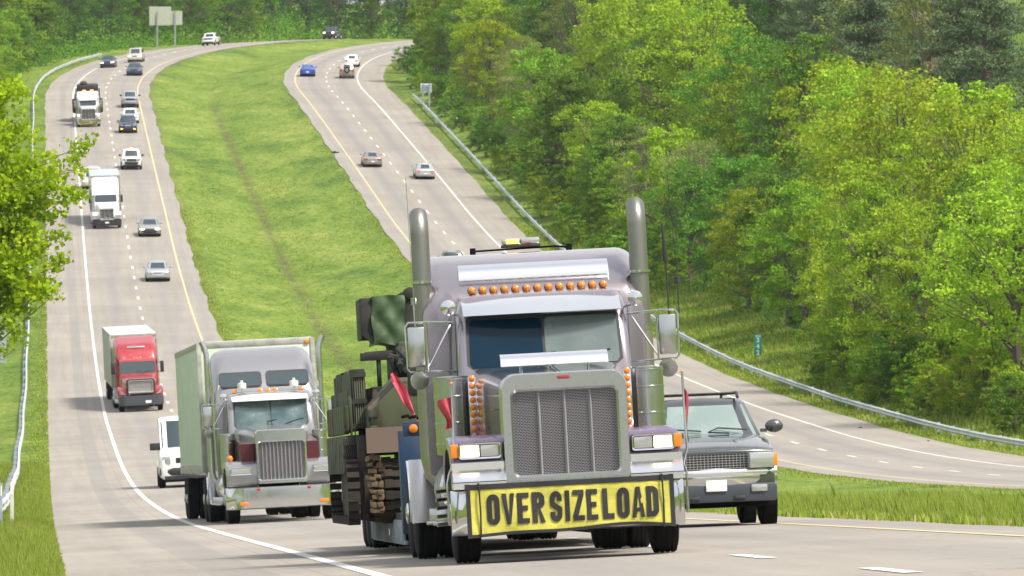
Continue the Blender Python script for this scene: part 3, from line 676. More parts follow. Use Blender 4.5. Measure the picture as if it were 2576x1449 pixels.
M_WHT = mat('sign_white', (.8, .8, .78), .5)
text_mesh('MILE', .17, M_WHT, r, (0, -.013, z1 - .12), .004)
for i, ch in enumerate('342'): text_mesh(ch, .42, M_WHT, r, (0, -.013, z1 - .38 - i * .40), .012, .95)
MB().b2(-.03, .03, .011, .05, -.8, z1 - .1).build('post', M_WOODP, r)
def marker(x, yb, yt, d, w, label, m):
    X = px_at(x, d); zb = gz(X, d); h = max(zt(yt, d) - zb, 1.15); r = empty('marker_post', label, 'marker post'); r.location = (X, d, zb)
    MB().b2(-w / 2, w / 2, -.02, .02, -.4, h).build('post', m, r, bevel=.006); MB().b2(-w / 2 + .01, w / 2 - .01, -.027, -.021, h - .28, h - .06).build('reflector', M_WHT, r)
M_PP = mat('pale_post', (.58, .56, .48), .7)
marker(2077, 985, 958, 440, .10, 'thin pale marker post behind the middle of the right guardrail', M_PP)
marker(2291, 1040, 1020, 400, .10, 'thin pale marker post behind the guardrail near the right edge', M_PP)
marker(1149, 370, 356, 765, .09, 'tiny pale marker post behind the far part of the right guardrail', M_PP)
marker(29, 1290, 1233, 168, .085, 'cream wooden marker post in the grass near the left guardrail', M_PP)
marker(2, 1290, 1234, 160, .05, 'thin grey steel stake at the left edge beside the cream marker post', M_GALVD)

# tyre scrap on the inner shoulder of the receding carriageway
def debris(x, y, left, L, label, seed, col=M_TWIG):
    X, d = on_road(x, y, left); rd = random.Random(seed); z = (zL(d, X - XL(d)) if left else zR(d, X - XR(d))); m = MB()
    q_ = L / .8; pts = [(L * (i / 6 - .5), rd.uniform(-.1, .1) * q_, (.05 + rd.uniform(0, .10)) * q_) for i in range(7)]
    m.tube(pts, [.03 * q_, .07 * q_, .10 * q_, .12 * q_, .10 * q_, .08 * q_, .03 * q_], 7)
    for k in range(5): a = rd.uniform(-.4, .4) * L; m.tube([(a, 0, .05 * q_), (a + rd.uniform(-.2, .2) * q_, rd.uniform(-.3, .1) * q_, .16 * q_)], [.05 * q_, .02 * q_], 5)
    o = m.build('tyre_scrap', mat('shredded_rubber', (.03, .03, .032), .9), None); o.location = (X, d, z); tag(o, label, 'tyre scrap'); return o
debris(843, 385, False, .75, 'lump of black tyre rubber on the inner edge of the right carriageway', 1)
debris(2165, 1077, False, .22, 'small dark scrap on the right shoulder beside the guardrail grass', 2)
debris(2336, 1110, False, .16, 'tiny dark scrap on the right shoulder near the right edge of the photo', 3)

# leafy branches reaching in from the left
def near_tree():
    global rng; rng = np.random.default_rng(17); rd = random.Random(17); d0 = 190.0; s = FPX / d0
    root = empty('tree', 'leafy bright green tree reaching in from the left edge before the guardrail', 'tree'); Xb = px_at(-330, d0); zb = gz(Xb, d0); root.location = (Xb, d0, zb)
    def L(x, y, dy=0): return Vector(((x - 1288) / s - Xb, dy, zt(y, d0) - zb))
    t = MB(); trunk = [Vector((0, 0, -.5)), L(-325, 1200), L(-300, 900), L(-270, 600), L(-240, 300), L(-200, 60), L(-170, -120)]
    t.tube(trunk, [.24, .21, .19, .16, .12, .08, .03], 9)
    tips = [(-140, 180), (-60, 200), (20, 200), (75, 195), (0, 215), (45, 225), (60, 290), (100, 330), (40, 380), (140, 405), (205, 370), (190, 430), (200, 470), (165, 500), (120, 470), (60, 470), (10, 430), (-40, 380), (-90, 330), (130, 560), (170, 570), (90, 600), (20, 560), (-50, 520),
            (60, 650), (190, 655), (150, 690), (120, 640), (30, 690), (160, 725), (95, 745), (80, 700), (-30, 640), (-20, 700), (40, 600), (110, 510), (85, 420), (30, 330), (-10, 280), (-120, 450), (-100, 600), (-90, 700), (-30, 800), (-140, 820), (30, 500), (70, 540), (140, 450), (0, 320), (20, 420), (50, 330), (0, 480), (-20, 560), (60, 560), (10, 640), (50, 690), (110, 690), (-10, 420), (25, 280), (100, 600), (140, 500), (0, 740)]
    cs, ns, ss = [], [], []
    for (x, y) in tips:
        dy = rd.uniform(-1.3, 1.3); e = L(x, y, dy); bz = max(e.z - 1.0 - rd.uniform(0, 1.2), 2.0); k = min(int(bz / max(trunk[-1].z, 1) * 6), 5); st = trunk[min(max(k, 1), 5)].copy()
        m1 = st.lerp(e, .5) + Vector((0, 0, .35)); t.tube([st, m1, e], [.05, .028, .006], 5)
        for q in range(20):
            u = rd.uniform(.42, 1.0); c = (st.lerp(m1, u * 2) if u < .5 else m1.lerp(e, u * 2 - 1)) + Vector((rd.uniform(-.6, .32), rd.uniform(-.7, .7), rd.uniform(-.5, .42))) * (1.0 if u < .9 else .55)
            t.tube([c + Vector((-.12, 0, .05)), c], [.006, .003], 3)
            n = int(rd.uniform(18, 32)); qq = rng.normal(size=(n, 3)) * np.array([.125, .17, .10]); qq[:, 2] -= .05
            cs.append(qq + np.array(c)); nv = rng.normal(size=(n, 3)) * .6 + np.array([.25, -.35, .7]); ns.append(nv); ss.append(rng.uniform(.11, .20, n))
    v, f = leaves_np(np.concatenate(cs), np.concatenate(ns), np.concatenate(ss), .7)
    link('crown', np_mesh('crown', v, f, 4), leaf_mat('leaf_bright', (.23, .34, .014), (.39, .49, .026), .5), root); t.build('trunk', M_BARK, root)
near_tree()
# ---------------------------------------------------------------- vehicle materials
M_TYRE = mat('tyre_rubber', (.010, .010, .011), .85, bump=.3, bscale=30, spec=.2); M_BLK = mat('black_plastic', (.022, .023, .026), .55); M_UND = mat('underbody', (.008, .008, .008), .95, spec=.1)
M_CHR = mat('chrome', (.66, .67, .68), .09, 1.0, dirt=.10, dscale=4, dcol=(.4, .4, .4)); M_STS = mat('brushed_stainless', (.50, .51, .50), .20, 1.0, dirt=.14, dscale=5, dcol=(.22, .22, .22))
M_GLS = mat('dark_glass', (.03, .05, .055), .06, .0, coat=.4, spec=.7); M_GLB = mat('blue_tinted_glass', (.003, .020, .040), .10, spec=.2)
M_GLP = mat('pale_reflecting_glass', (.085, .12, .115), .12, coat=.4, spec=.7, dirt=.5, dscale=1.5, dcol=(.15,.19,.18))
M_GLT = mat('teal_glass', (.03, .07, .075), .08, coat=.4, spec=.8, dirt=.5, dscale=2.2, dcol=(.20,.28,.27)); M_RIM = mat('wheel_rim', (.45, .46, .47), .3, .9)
M_AMB = mat('amber_lens', (.70, .20, .010), .25, coat=.8); M_RED = mat('red_lens', (.40, .015, .02), .25, coat=.8); M_CLR = mat('clear_lens', (.42, .44, .42), .14, .5, coat=1)
def lit(name, c, s): return mat(name, c, .3, emit=s)
M_HL = lit('lit_headlight', (1, .80, .42), 2.6); M_AML = lit('lit_amber', (1, .42, .06), 2.2); M_RDL = lit('lit_tail', (.9, .06, .04), .6)
def paint(name, c, metal=.35, rough=.32, dirt=.12): return mat('paint_' + name, c, rough, metal, coat=.8, dirt=dirt, dscale=2.5, dcol=(.3, .29, .27))
def mesh_mat(name, wire, hole, sx, sz, t, off=.5):
    m = bpy.data.materials.new(name); m.use_nodes = True; nt = m.node_tree; b = nt.nodes['Principled BSDF']
    tc = nd(nt, 'ShaderNodeTexCoord').outputs['Object']; sp = nd(nt, 'ShaderNodeSeparateXYZ'); nt.links.new(tc, sp.inputs[0]); cb = nd(nt, 'ShaderNodeCombineXYZ')
    nt.links.new(sp.outputs[0], cb.inputs[0]); nt.links.new(sp.outputs[2], cb.inputs[1])
    br = nd(nt, 'ShaderNodeTexBrick'); nt.links.new(cb.outputs[0], br.inputs['Vector']); br.inputs['Color1'].default_value = (*hole, 1); br.inputs['Color2'].default_value = (*[h * 1.3 for h in hole], 1)
    br.inputs['Mortar'].default_value = (*wire, 1); br.inputs['Scale'].default_value = 1; br.inputs['Brick Width'].default_value = sx; br.inputs['Row Height'].default_value = sz; br.inputs['Mortar Size'].default_value = t; br.offset = off
    nt.links.new(br.outputs['Color'], b.inputs['Base Color']); nt.links.new(br.outputs['Fac'], b.inputs['Metallic']); b.inputs['Roughness'].default_value = .4
    bn = nd(nt, 'ShaderNodeBump'); bn.inputs['Strength'].default_value = .6; bn.inputs['Distance'].default_value = .01; nt.links.new(br.outputs['Fac'], bn.inputs['Height']); nt.links.new(bn.outputs[0], b.inputs['Normal'])
    return m
M_MESH = mesh_mat('grille_mesh', (.34, .33, .35), (.012, .012, .014), .034, .0165, .0030); M_MESH2 = mesh_mat('grille_mesh_coarse', (.55, .55, .55), (.02, .02, .02), .075, .045, .009)

WHEELS = {}
def wheel(parent, x, y, r, w, side, rimm=None, hub=False, dual=False, name='wheel'):
    """side: +1 the outer face points to +x"""
    key = (round(r, 3), round(w, 3), side, hub, dual, (rimm or M_RIM).name)
    if key in WHEELS:
        o = copy_tree(WHEELS[key], parent); o.location = (x, y, r); return o
    m = MB(); h = w / 2; tread = [(-h, r * .62), (-h * .98, r * .86), (-h * .80, r * .985)]
    k = -h * .80
    for i in range(4):
        a = -h * .72 + i * h * .40; tread += [(a, r), (a + h * .27, r), (a + h * .29, r * .975), (a + h * .37, r * .975)]
    tread += [(h * .84, r * .985), (h * .98, r * .86), (h, r * .62), (h * .7, r * .58), (-h * .7, r * .58)]
    m.lathe((0, 0, 0), (1, 0, 0), tread, 32)
    if dual: m.lathe((-side * w * 1.18, 0, 0), (1, 0, 0), tread, 32)
    t = m.build(name, M_TYRE, parent, smooth=30); t.location = (x, y, r)
    q = MB(); f = h * side
    if hub: prof = [(0, r * .60), (f * .55, r * .59), (f * .60, r * .50), (f * .25, r * .45), (f * .2, r * .30), (f * 1.15, r * .22), (f * 1.25, r * .10), (f * 1.25, .001)]
    else: prof = [(0, r * .61), (f * .92, r * .60), (f * .96, r * .54), (f * .55, r * .47), (f * .60, r * .20), (f * .80, r * .12), (f * .80, .001)]
    q.lathe((0, 0, 0), (1, 0, 0), prof, 24)
    q.build('rim', rimm or M_RIM, t, smooth=30); WHEELS[key] = t; return t
def lerp3(a, b, t): return tuple(a[i] + (b[i] - a[i]) * t for i in range(3))
def quad_panel(c, inset, off, thick=.012):
    """panel on the quad c (4 corners, counter-clockwise seen from outside), inset = margins (l, r, b, t) in fractions"""
    c = [Vector(p) for p in c]; n = (c[1] - c[0]).cross(c[3] - c[0]).normalized()
    def P2(u, v): return (c[0].lerp(c[1], u)).lerp(c[3].lerp(c[2], u), v)
    l, r_, b, t = inset; us = [l, l + .04 * (1 - l - r_), 1 - r_ - .04 * (1 - l - r_), 1 - r_]; vs = [b, b + .09 * (1 - b - t), 1 - t - .09 * (1 - b - t), 1 - t]
    ring = [(us[1], vs[0]), (us[2], vs[0]), (us[3], vs[1]), (us[3], vs[2]), (us[2], vs[3]), (us[1], vs[3]), (us[0], vs[2]), (us[0], vs[1])]
    return [P2(u, v) + n * off for u, v in ring], [P2(u, v) + n * (off - thick) for u, v in ring]
def glass(parent, name, c, inset, m, off=.008, thick=.02):
    a, b = quad_panel(c, inset, off, thick); return MB().loft([b, a], True).build(name, m, parent, smooth=0)

def section(w, zb, zt_, crown=.04, sh=.10, n=3):
    """half width w: closed ring from bottom left round to bottom right"""
    pts = [(-w * .86, zb), (-w * .985, zb + .12 * (zt_ - zb)), (-w, zb + .48 * (zt_ - zb)), (-w * .985, zb + .72 * (zt_ - zb)), (-w * .955, zt_ - sh * .55), (-w * .89, zt_ - sh * .12), (-w * .72, zt_ + crown * .30), (-w * .4, zt_ + crown * .8)]
    return pts + [(0, zt_ + crown)] + [(-x, z) for x, z in reversed(pts)]
def car(sp, label, cat, name, group=None):
    W, L, H = sp['W'] / 2, sp['L'], sp['H']; pm = sp['paint']; root = empty(name, label, cat, group)
    cl = sp.get('clear', .24); hz, cz = sp['hood'], sp['cowl']; by, bty, ry, rby = sp['ws'], sp['wt'], sp['rt'], sp['rb']; bz, tz = sp['belt'], sp['tail']
    nose = sp.get('nose', .10); kind = sp['kind']
    sts = [(0, W * .84, cl + .10, hz - .16), (.05, W * .92, cl + .03, hz - .06), (.22, W * .975, cl, hz), (by * .55, W, cl, (hz + cz) / 2 + .01), (by, W, cl, cz), ((by + rby) / 2, W, cl, bz), (rby if kind != 'pickup' else ry + .25, W, cl, tz if kind != 'pickup' else bz)]
    if kind == 'sedan': sts += [(L - .22, W * .975, cl + .02, tz - .02), (L - .05, W * .93, cl + .06, tz - .08), (L, W * .86, cl + .12, tz - .18)]
    elif kind == 'pickup': sts += [(ry + .27, W, cl + .05, bz - .02), (L - .05, W * .99, cl + .08, tz), (L, W * .97, cl + .10, tz - .03)]
    else: sts += [(L - .10, W * .985, cl + .02, tz), (L - .02, W * .95, cl + .06, tz - .03), (L, W * .90, cl + .12, tz - .10)]
    rings = [[(x, y, z) for x, z in section(w, zb, zt_)] for y, w, zb, zt_ in sts]
    MB().loft(rings).build('body', pm, root, smooth=50)
    # greenhouse
    wb, wt = W * .90, sp.get('roofw', W * .70); rr = sp.get('rbz', tz if kind == 'sedan' else bz)
    def ring(y0, y1, w, z, c=0): return [(-w, y0 + .10, z), (-w * .8, y0 + .02, z + c * .5), (0, y0 - .05, z + c), (w * .8, y0 + .02, z + c * .5), (w, y0 + .10, z), (w, y1 - .08, z), (w * .8, y1, z + c * .5), (0, y1 + .03, z + c), (-w * .8, y1, z + c * .5), (-w, y1 - .08, z)]
    yb = rby if kind != 'pickup' else ry + .15
    r0 = ring(by, yb, wb, bz - .05); r0 = [(x, y, (cz - .04) if y < by + .2 else (rr - .04)) for x, y, z in r0]
    r1 = ring(bty, ry, wt + .02, H - .07); r2 = ring(bty + .10, ry - .05, wt * .93, H - .015, .02); r3 = ring(bty + .4, ry - .3, wt * .5, H, .01)
    MB().loft([r0, r1, r2, r3]).build('roof', sp.get('roofm', pm), root, smooth=45)
    def fc(i, j): return [r0[i], r0[j], r1[j], r1[i]]
    gm = sp.get('glass', M_GLS)
    A = [(-wb, by + .06, cz - .03), (wb, by + .06, cz - .03), (wt + .02, bty + .08, H - .07), (-wt - .02, bty + .08, H - .07)]
    w_ = MB(); rows_ = []
    for v in (.06, .35, .65, .93):
        rw = []
        for u in np.linspace(-.93, .93, 7):
            x0 = u * wb; x1 = u * (wt + .02); y0 = by + .10 - .15 * (1 - u * u) - .012; y1 = bty + .10 - .15 * (1 - u * u) - .012
            rw.append((x0 + (x1 - x0) * v, y0 + (y1 - y0) * v - .004, (cz - .04) + (H - .07 - cz + .04) * v))
        rows_.append(rw)
    w_.sheet(rows_).build('windshield', gm, root, smooth=60)
    rows_ = []; ofs = .015
    for v in (.16, .5, .92):
        rw = []
        for u in np.linspace(-.88, .88, 5):
            x0 = u * wb; x1 = u * (wt + .02); e = .11 * (1 - u * u); y0 = yb - .08 + e + ofs; y1 = ry - .08 + e + ofs
            rw.append((x0 + (x1 - x0) * v, y0 + (y1 - y0) * v, (rr - .04) + (H - .07 - rr + .04) * v))
        rows_.append(rw)
    MB().sheet(rows_).build('rear_window', sp.get('rglass', gm), root, smooth=60)
    for s in (-1, 1):
        a = [(s * wb, by + .10, cz - .04), (s * wb, yb - .08, rr - .04), (s * (wt + .02), ry - .08, H - .07), (s * (wt + .02), bty + .10, H - .07)]
        if s < 0: a = [a[1], a[0], a[3], a[2]]
        cut = .46
        ins = [(0.05, 1 - cut - .01, .20, .10), (cut + .02, .06, .20, .10)] if s > 0 else [(1 - cut + .01, .05, .20, .10), (.06, cut + .02, .20, .10)]
        for q in ins: glass(root, 'side_window', a, q, gm)
        # mirror
        mz = bz + .10; m = MB(); (m.ball((s * (W + .12), by + .30, mz + .02), (.135, .08, .10), 16, 10) if sp.get('rmir') else m.box((s * (W + .09), by + .30, mz), (.19 * sp.get('mir', 1), .10, .13 * sp.get('mir', 1)))); m.box((s * (W * .96), by + .32, mz - .04), (.10, .05, .05)); m.build('mirror', sp.get('mirm', pm), root, bevel=0 if sp.get('rmir') else .045, seg=3)
        # arches and wheels
        wr = sp.get('wr', .32)
        for y in (sp.get('fa', .88), L - sp.get('ra', 1.0)):
            MB().lathe((s * (W * .80), y, wr), (s, 0, 0), [(0, wr * 1.16), (W * .20 + .004, wr * 1.16), (W * .20 + .004, wr * .9), (0, wr * .9)], 24).build('wheel_arch', M_UND, root, smooth=0)
            wheel(root, s * (W - .115), y, wr, .23, s, hub=False)
        # lights
        hl = sp.get('hl', (.20, .13)); hx = W * .70; hzc = sp.get('hlz', hz - .20)
        m = MB(); m.box((s * hx, sp.get('hly', .05), hzc), (hl[0] * 2, .14, hl[1]), (0, 0, s * .30)); m.build('headlight', M_HL if sp.get('lit') else M_CLR, root, bevel=.02)
        tl = sp.get('tl', (.17, .14)); m = MB(); m.box((s * (W * .90 - tl[0]), L - .045, sp.get('tlz', tz - .20)), (tl[0] * 2, .12, tl[1]), (0, 0, -s * .22)); m.build('taillight', M_RDL if sp.get('brake') else M_RED, root, bevel=.015)
    bm_ = sp.get('bumper', pm); zb = sp.get('bz', .50)
    for y, n_ in ((.02, 'front_bumper'), (L - .02, 'rear_bumper')):
        m = MB(); sgn = 1 if y < 1 else -1
        rg = [[(x, y + sgn * (.16 * (abs(x) / W) ** 2.5) + sgn * dy, z) for dy, z in ((-.06, zb - .14), (-.085, zb - .04), (-.085, zb + .06), (-.05, zb + .13), (.12, zb + .13), (.12, zb - .16))] for x in np.linspace(-W * .97, W * .97, 9)]
        m.loft(rg).build(n_, bm_, root, smooth=40)
    MB().b2(-W * .8, W * .8, .0, .12, cl - .02, zb - .13).build('air_dam', M_BLK, root, bevel=.02)
    gr = sp.get('grille', (.30, .10)); gzc = sp.get('grz', hz - .21); MB().b2(-gr[0], gr[0], -.012, .10, gzc - gr[1] / 2, gzc + gr[1] / 2).build('grille', sp.get('grm', M_BLK), root, bevel=.015)
    MB().b2(-.16, .16, -.10, -.085, zb - .07, zb + .08).build('number_plate', M_WHT, root) if sp.get('plate', 0) else None
    MB().b2(-.16, .16, L + .022 + .062, L + .075 + .02, zb - .0, zb + .14).build('number_plate', M_WHT, root) if sp.get('rplate', 1) else None
    MB().b2(-W * .86, W * .86, .5, L - .4, cl - .10, cl + .12).build('underbody', M_UND, root)
    return root
def SP(kind, c, **k):
    base = {'sedan': dict(W=1.80, L=4.75, H=1.44, hood=.86, cowl=.95, belt=.95, tail=.99, ws=1.42, wt=2.12, rt=3.40, rb=4.05),
            'suv': dict(W=1.84, L=4.6, H=1.74, hood=1.02, cowl=1.10, belt=1.12, tail=1.10, ws=1.25, wt=1.85, rt=4.15, rb=4.45, wr=.36, clear=.30, bz=.58, tl=(.08, .36), tlz=1.0, roofw=.70),
            'van': dict(W=1.92, L=5.1, H=1.76, hood=.98, cowl=1.10, belt=1.05, tail=1.05, ws=1.0, wt=1.80, rt=4.75, rb=5.0, roofw=.74, tl=(.08, .36), tlz=.98),
            'pickup': dict(W=1.98, L=5.7, H=1.86, hood=1.13, cowl=1.20, belt=1.20, tail=1.16, ws=1.45, wt=1.95, rt=3.20, rb=3.4, wr=.39, clear=.36, bz=.66, hl=(.17, .22), hlz=.96, grille=(.48, .24), grz=.94, tl=(.07, .34), roofw=.74, plate=0, mir=1.35, mirm=M_BLK)}[kind]
    d = dict(base); d['kind'] = 'sedan' if kind == 'sedan' else ('pickup' if kind == 'pickup' else 'suv'); d['paint'] = paint(*c) if isinstance(c, tuple) else c; d.update(k); return d
GC1 = 'cars coming down the left carriageway'; GC2 = 'cars climbing the right carriageway'
C_SIL = ('silver', (.52, .53, .53), .7); C_NAVY = ('navy', (.018, .035, .09), .4); C_WHITE = ('white', (.78, .78, .76), 0.0); C_GREY = ('warm_grey', (.36, .36, .35), .6)
C_BEI = ('beige', (.58, .52, .46), .4); C_BLK = ('near_black', (.03, .035, .045), .4); C_BLUE = ('bright_blue', (.012, .07, .42), .3); C_TAN = ('tan', (.34, .25, .19), .4); C_SG = ('silver_grey', (.42, .45, .48), .6)
FLEET = [  # x, y of the ground contact in the photo, carriageway left?, spec, label, cat, name
    (397.5, 709, 1, SP('sedan', C_SIL, lit=0, bumper=paint(*C_SIL), H=1.46, W=1.84, grille=(.34, .09), grm=M_BLK), 'silver compact sedan with its lights off, nearest of the cars in the inner left lane', 'car', 'sedan_car'),
    (377, 597, 1, SP('sedan', C_GREY, lit=1, W=1.84, grille=(.42, .08), bumper=M_BLK), 'grey sedan with dark lower bumper and lit headlights next to the white semi truck', 'car', 'sedan_car'),
    (331, 427.5, 1, SP('pickup', C_WHITE, bumper=M_BLK, beacon=1), 'white pickup with black bumper and an amber beacon on its roof', 'pickup', 'pickup_truck'),
    (322.5, 335.5, 1, SP('suv', C_NAVY, lit=0, fog=1, grm=M_CHR, grille=(.32, .16), W=1.86), 'dark navy crossover with chrome grille and orange-lit fog lamps', 'car', 'suv_car'),
    (328, 311, 1, SP('sedan', C_WHITE, H=1.50, W=1.82), 'white car half hidden directly behind the navy crossover', 'car', 'sedan_car'),
    (328, 272, 1, SP('pickup', C_SG, W=1.86, H=1.76), 'silver-grey pickup following the white car in the inner left lane', 'pickup', 'pickup_truck'),
    (337, 191, 1, SP('sedan', C_NAVY, W=1.82, H=1.45), 'dark blue sedan in the inner lane just below the beige minivan', 'car', 'sedan_car'),
    (339.5, 157, 1, SP('van', C_BEI, lit=1, W=1.86), 'beige minivan with lit headlights near the far bend', 'minivan', 'minivan_car'),
    (270.5, 171, 1, SP('sedan', C_NAVY, lit=1, W=1.84, H=1.45), 'dark blue sedan with lit headlights in the outer lane beside the left guardrail', 'car', 'sedan_car'),
    (524, 115, 1, SP('pickup', C_WHITE, W=1.86, lit=0, H=1.74), 'white pickup coming round the far bend below the big sign', 'pickup', 'pickup_truck'),
    (827, 98, 1, SP('pickup', C_BLK, W=1.92, lit=1), 'black pickup with lit headlights at the top of the far bend', 'pickup', 'pickup_truck'),
    (234, 476, 1, SP('van', C_BEI, lit=1, W=1.9, H=1.9), 'beige van with lit headlight partly hidden behind the white semi truck and the leaves', 'van', 'van_car'),
    (773.5, 193, 0, SP('sedan', C_BLUE, W=1.80, H=1.36, rglass=M_GLP), 'bright blue coupe seen from behind beside the yellow line', 'car', 'sedan_car'),
    (872.5, 198, 0, SP('suv', C_TAN, W=1.74, H=1.72, spare=1, rplate=0, roofm=paint(*C_BEI)), 'tan off-roader seen from behind with a spare wheel on its tail', 'car', 'suv_car'),
    (884, 169, 0, SP('sedan', C_WHITE, W=1.80), 'white sedan seen from behind just ahead of the tan off-roader', 'car', 'sedan_car'),
    (937.5, 421, 0, SP('sedan', ('champagne', (.33, .29, .27), .6), W=1.82), 'champagne brown sedan seen from behind in the inner right lane', 'car', 'sedan_car'),
    (1070, 452, 0, SP('sedan', C_SIL, W=1.82, brake=1), 'silver sedan with red tail lights glowing in the outer right lane', 'car', 'sedan_car'),
    (1141, 690, 0, SP('suv', ('dark_green', (.03, .045, .04), .3), W=1.84, brake=1), 'dark wagon with bright tail lamps behind the lilac truck roof', 'car', 'suv_car'),
]
for x, y, lf, sp, lab, cat, nm in FLEET:
    X, d = on_road(x, y, bool(lf)); r = car(sp, lab, cat, nm, GC1 if lf else GC2)
    if sp.get('beacon'): MB().b2(-.16, .16, 2.2, 2.4, sp['H'] - .01, sp['H'] + .12).build('beacon', M_AML, r, bevel=.03)
    if sp.get('fog'):
        for s in (-1, 1): MB().box((s * .66, -.05, .46), (.22, .06, .12)).build('fog_lamp', M_AML, r, bevel=.02)
    if sp.get('spare'):
        t = wheel(r, 0, sp['L'] + .12, .34, .24, 1, name='spare_wheel'); t.rotation_euler = (0, 0, R(90)); t.location = (0, sp['L'] + .13, 1.02)
    place(r, X, d if lf else d, bool(lf), away=not lf)
    if not lf:   # the contact point read from the photo is the rear of the car
        r.location.y += sp['L'] - .2; r.location.x = XR(r.location.y) + (X - XR(d)); r.location.z = zR(r.location.y, X - XR(d)) + .005
# ---------------------------------------------------------------- semi trucks
M_POL = mat('polished_visor', (.86, .86, .86), .16, 1.0, dirt=.08, dscale=5, dcol=(.5, .5, .5))
def rrect(x0, x1, z0, z1, r, n=5, rt=None):
    """rounded rectangle as (x, z) points; rt: radius of the two top corners"""
    rt = r if rt is None else rt; out = []
    for cx, cz, a0, q in ((x1 - r, z0 + r, -90, r), (x1 - rt, z1 - rt, 0, rt), (x0 + rt, z1 - rt, 90, rt), (x0 + r, z0 + r, 180, r)):
        for i in range(n + 1): a = R(a0 + 90 * i / n); out.append((cx + q * math.cos(a), cz + q * math.sin(a)))
    return out
def ring3(p, y): return [(x, y, z) for x, z in p]
def both(fn):
    for s in (-1, 1): fn(s)
def tractor(p, label, cat='semi truck'):
    root = empty('semi_truck', label, cat, None); B = p['body']; CH = p.get('chrome', M_CHR); hi = p.get('detail', 0)
    gw, gz0, gz1 = p.get('gw', .67), p.get('gz0', .82), p.get('gz1', 1.98); aero = p.get('aero', 0)
    cz_, ww = p.get('cowlz', 2.10), p.get('ww', .83); cab = p.get('cabw', .95); yb = p.get('cowly', 2.85); roof = p.get('roofz', 2.93)
    # frame and running gear
    MB().b2(-.45, -.36, .5, 9.0, .82, 1.05).b2(.36, .45, .5, 9.0, .82, 1.05).b2(-.95, .95, 1.05, 1.25, .44, .60).b2(-.38, .38, .6, 2.6, .62, 1.3).b2(-.9, .9, 6.6, 8.6, .42, .62).b2(-.5, .5, 7.0, 8.2, 1.05, 1.16).build('chassis', M_UND, root)
    for s in (-1, 1):
        wheel(root, s * 1.06, 1.15, .52, .29, s, M_CHR if hi else M_RIM, hub=True)
        for y in (6.85, 8.2): wheel(root, s * (1.13 + .09 * hi), y, .52, .26, s, M_CHR if hi else M_RIM, hub=True, dual=True)
    # bumper
    bz0, bz1 = p.get('bz', (.30, .78)); rg = []
    for x in np.linspace(-1.24, 1.24, 25):
        e = max(abs(x) - .88, 0) / .36; y = .0 + .42 * e ** 2.0
        rg.append([(x, y + .03, bz0), (x, y - .015, bz0 + .02), (x, y - .02, (bz0 + bz1) / 2), (x, y - .015, bz1 - .02), (x, y + .03, bz1), (x, y + .10, bz1), (x, y + .10, bz0)])
    bm_ = MB().loft(rg).build('bumper', p.get('bumper', CH), root, smooth=45)
    if p.get('blamps'):
        for s in (-1, 1): MB().b2(s * .87 - .10, s * .87 + .10, -.045, -.02, .38, .46).build('fog_lamp', M_AMB, bm_, bevel=.008); MB().b2(s * .55 - .04, s * .55 + .04, -.04, -.02, .69, .75).build('marker_lamp', M_RED, bm_, bevel=.006)
    if p.get('plate') is not None: MB().b2(p['plate'] - .16, p['plate'] + .16, -.04, -.022, .46, .60).build('number_plate', M_WHT, bm_)
    # grille
    gi = p.get('gi', .12); iz0, iz1 = gz0 + .09, gz1 - p.get('gtop', .19)
    o = rrect(-gw, gw, gz0, gz1, .05, rt=p.get('grt', .17)); i_ = rrect(-gw + gi, gw - gi, iz0, iz1, .04, rt=.06)
    if p.get('peak'): o = [(x, z + (.06 * (1 - abs(x) / gw) if z > gz1 - .1 else 0)) for x, z in o]
    gy = p.get('gy', .12); sh = MB(); sh.loft([ring3(i_, gy + .07), ring3(i_, gy - .005), ring3(rrect(-gw + gi - .025, gw - gi + .025, iz0 - .025, iz1 + .025, .06, rt=.08), gy - .03), ring3([(x * .985, gz0 + (z - gz0) * .99) for x, z in o], gy - .03), ring3(o, gy), ring3([(x * 1.01, z * 1.004) for x, z in o], gy + .32)], caps=False)
    if hi:
        for k in range(9):
            z = iz0 - .01 + (iz1 - iz0 + .02) * k / 8
            for s in (-1, 1): sh.ball((s * (gw - gi + .055), gy - .03, z), .008, 6, 4)
        for k in range(-3, 4): sh.ball((k * .17, gy - .03, iz1 + .055), .008, 6, 4); sh.ball((k * .17, gy - .03, iz0 - .055), .008, 6, 4)
    sh = sh.build('grille_shell', p.get('shell', M_STS if hi else CH), root, smooth=40)
    MB().prism(i_, 1, gy + .05, gy + .07).build('grille_mesh', p.get('gmesh', M_MESH), sh, smooth=0)
    nb = p.get('bars', 3)
    for k in range(nb):
        x = (-gw + gi) + (2 * (gw - gi)) * (k + 1) / (nb + 1); q = .017 if nb < 5 else .013; MB().prism([(x - q, gy + .05), (x, gy + .005), (x + q, gy + .05)], 2, iz0, iz1).build('grille_bar', mat('grille_bar_grey', (.40, .40, .41), .35, .3) if nb < 5 else mat('grille_bar_bright', (.62, .62, .62), .3, .5), sh, smooth=0)
    # hood
    def hs(w, z0, z1, r, y): return ring3(rrect(-w, w, z0, z1, .04, rt=r), y)
    hw1 = p.get('hw', .86)
    if aero: hood = [hs(gw + .08, .95, gz1 - .05, .2, gy + .14), hs(gw + .2, .95, gz1 + .06, .26, .6), hs(.9, 1.0, (gz1 + cz_) / 2 + .06, .28, 1.6), hs(.98, 1.0, cz_, .2, yb + .1)]
    else: hood = [hs(gw - .02, gz0 + .3, gz1 - .02, .16, gy + .30), hs(gw + .0, 1.15, gz1 + .005, .17, .9), hs((gw + hw1) / 2, 1.15, (gz1 + cz_) / 2 + .03, .19, 1.9), hs(hw1, 1.15, cz_, .16, yb + .1)]
    hd = MB().loft(hood).build('hood', B, root, smooth=50)
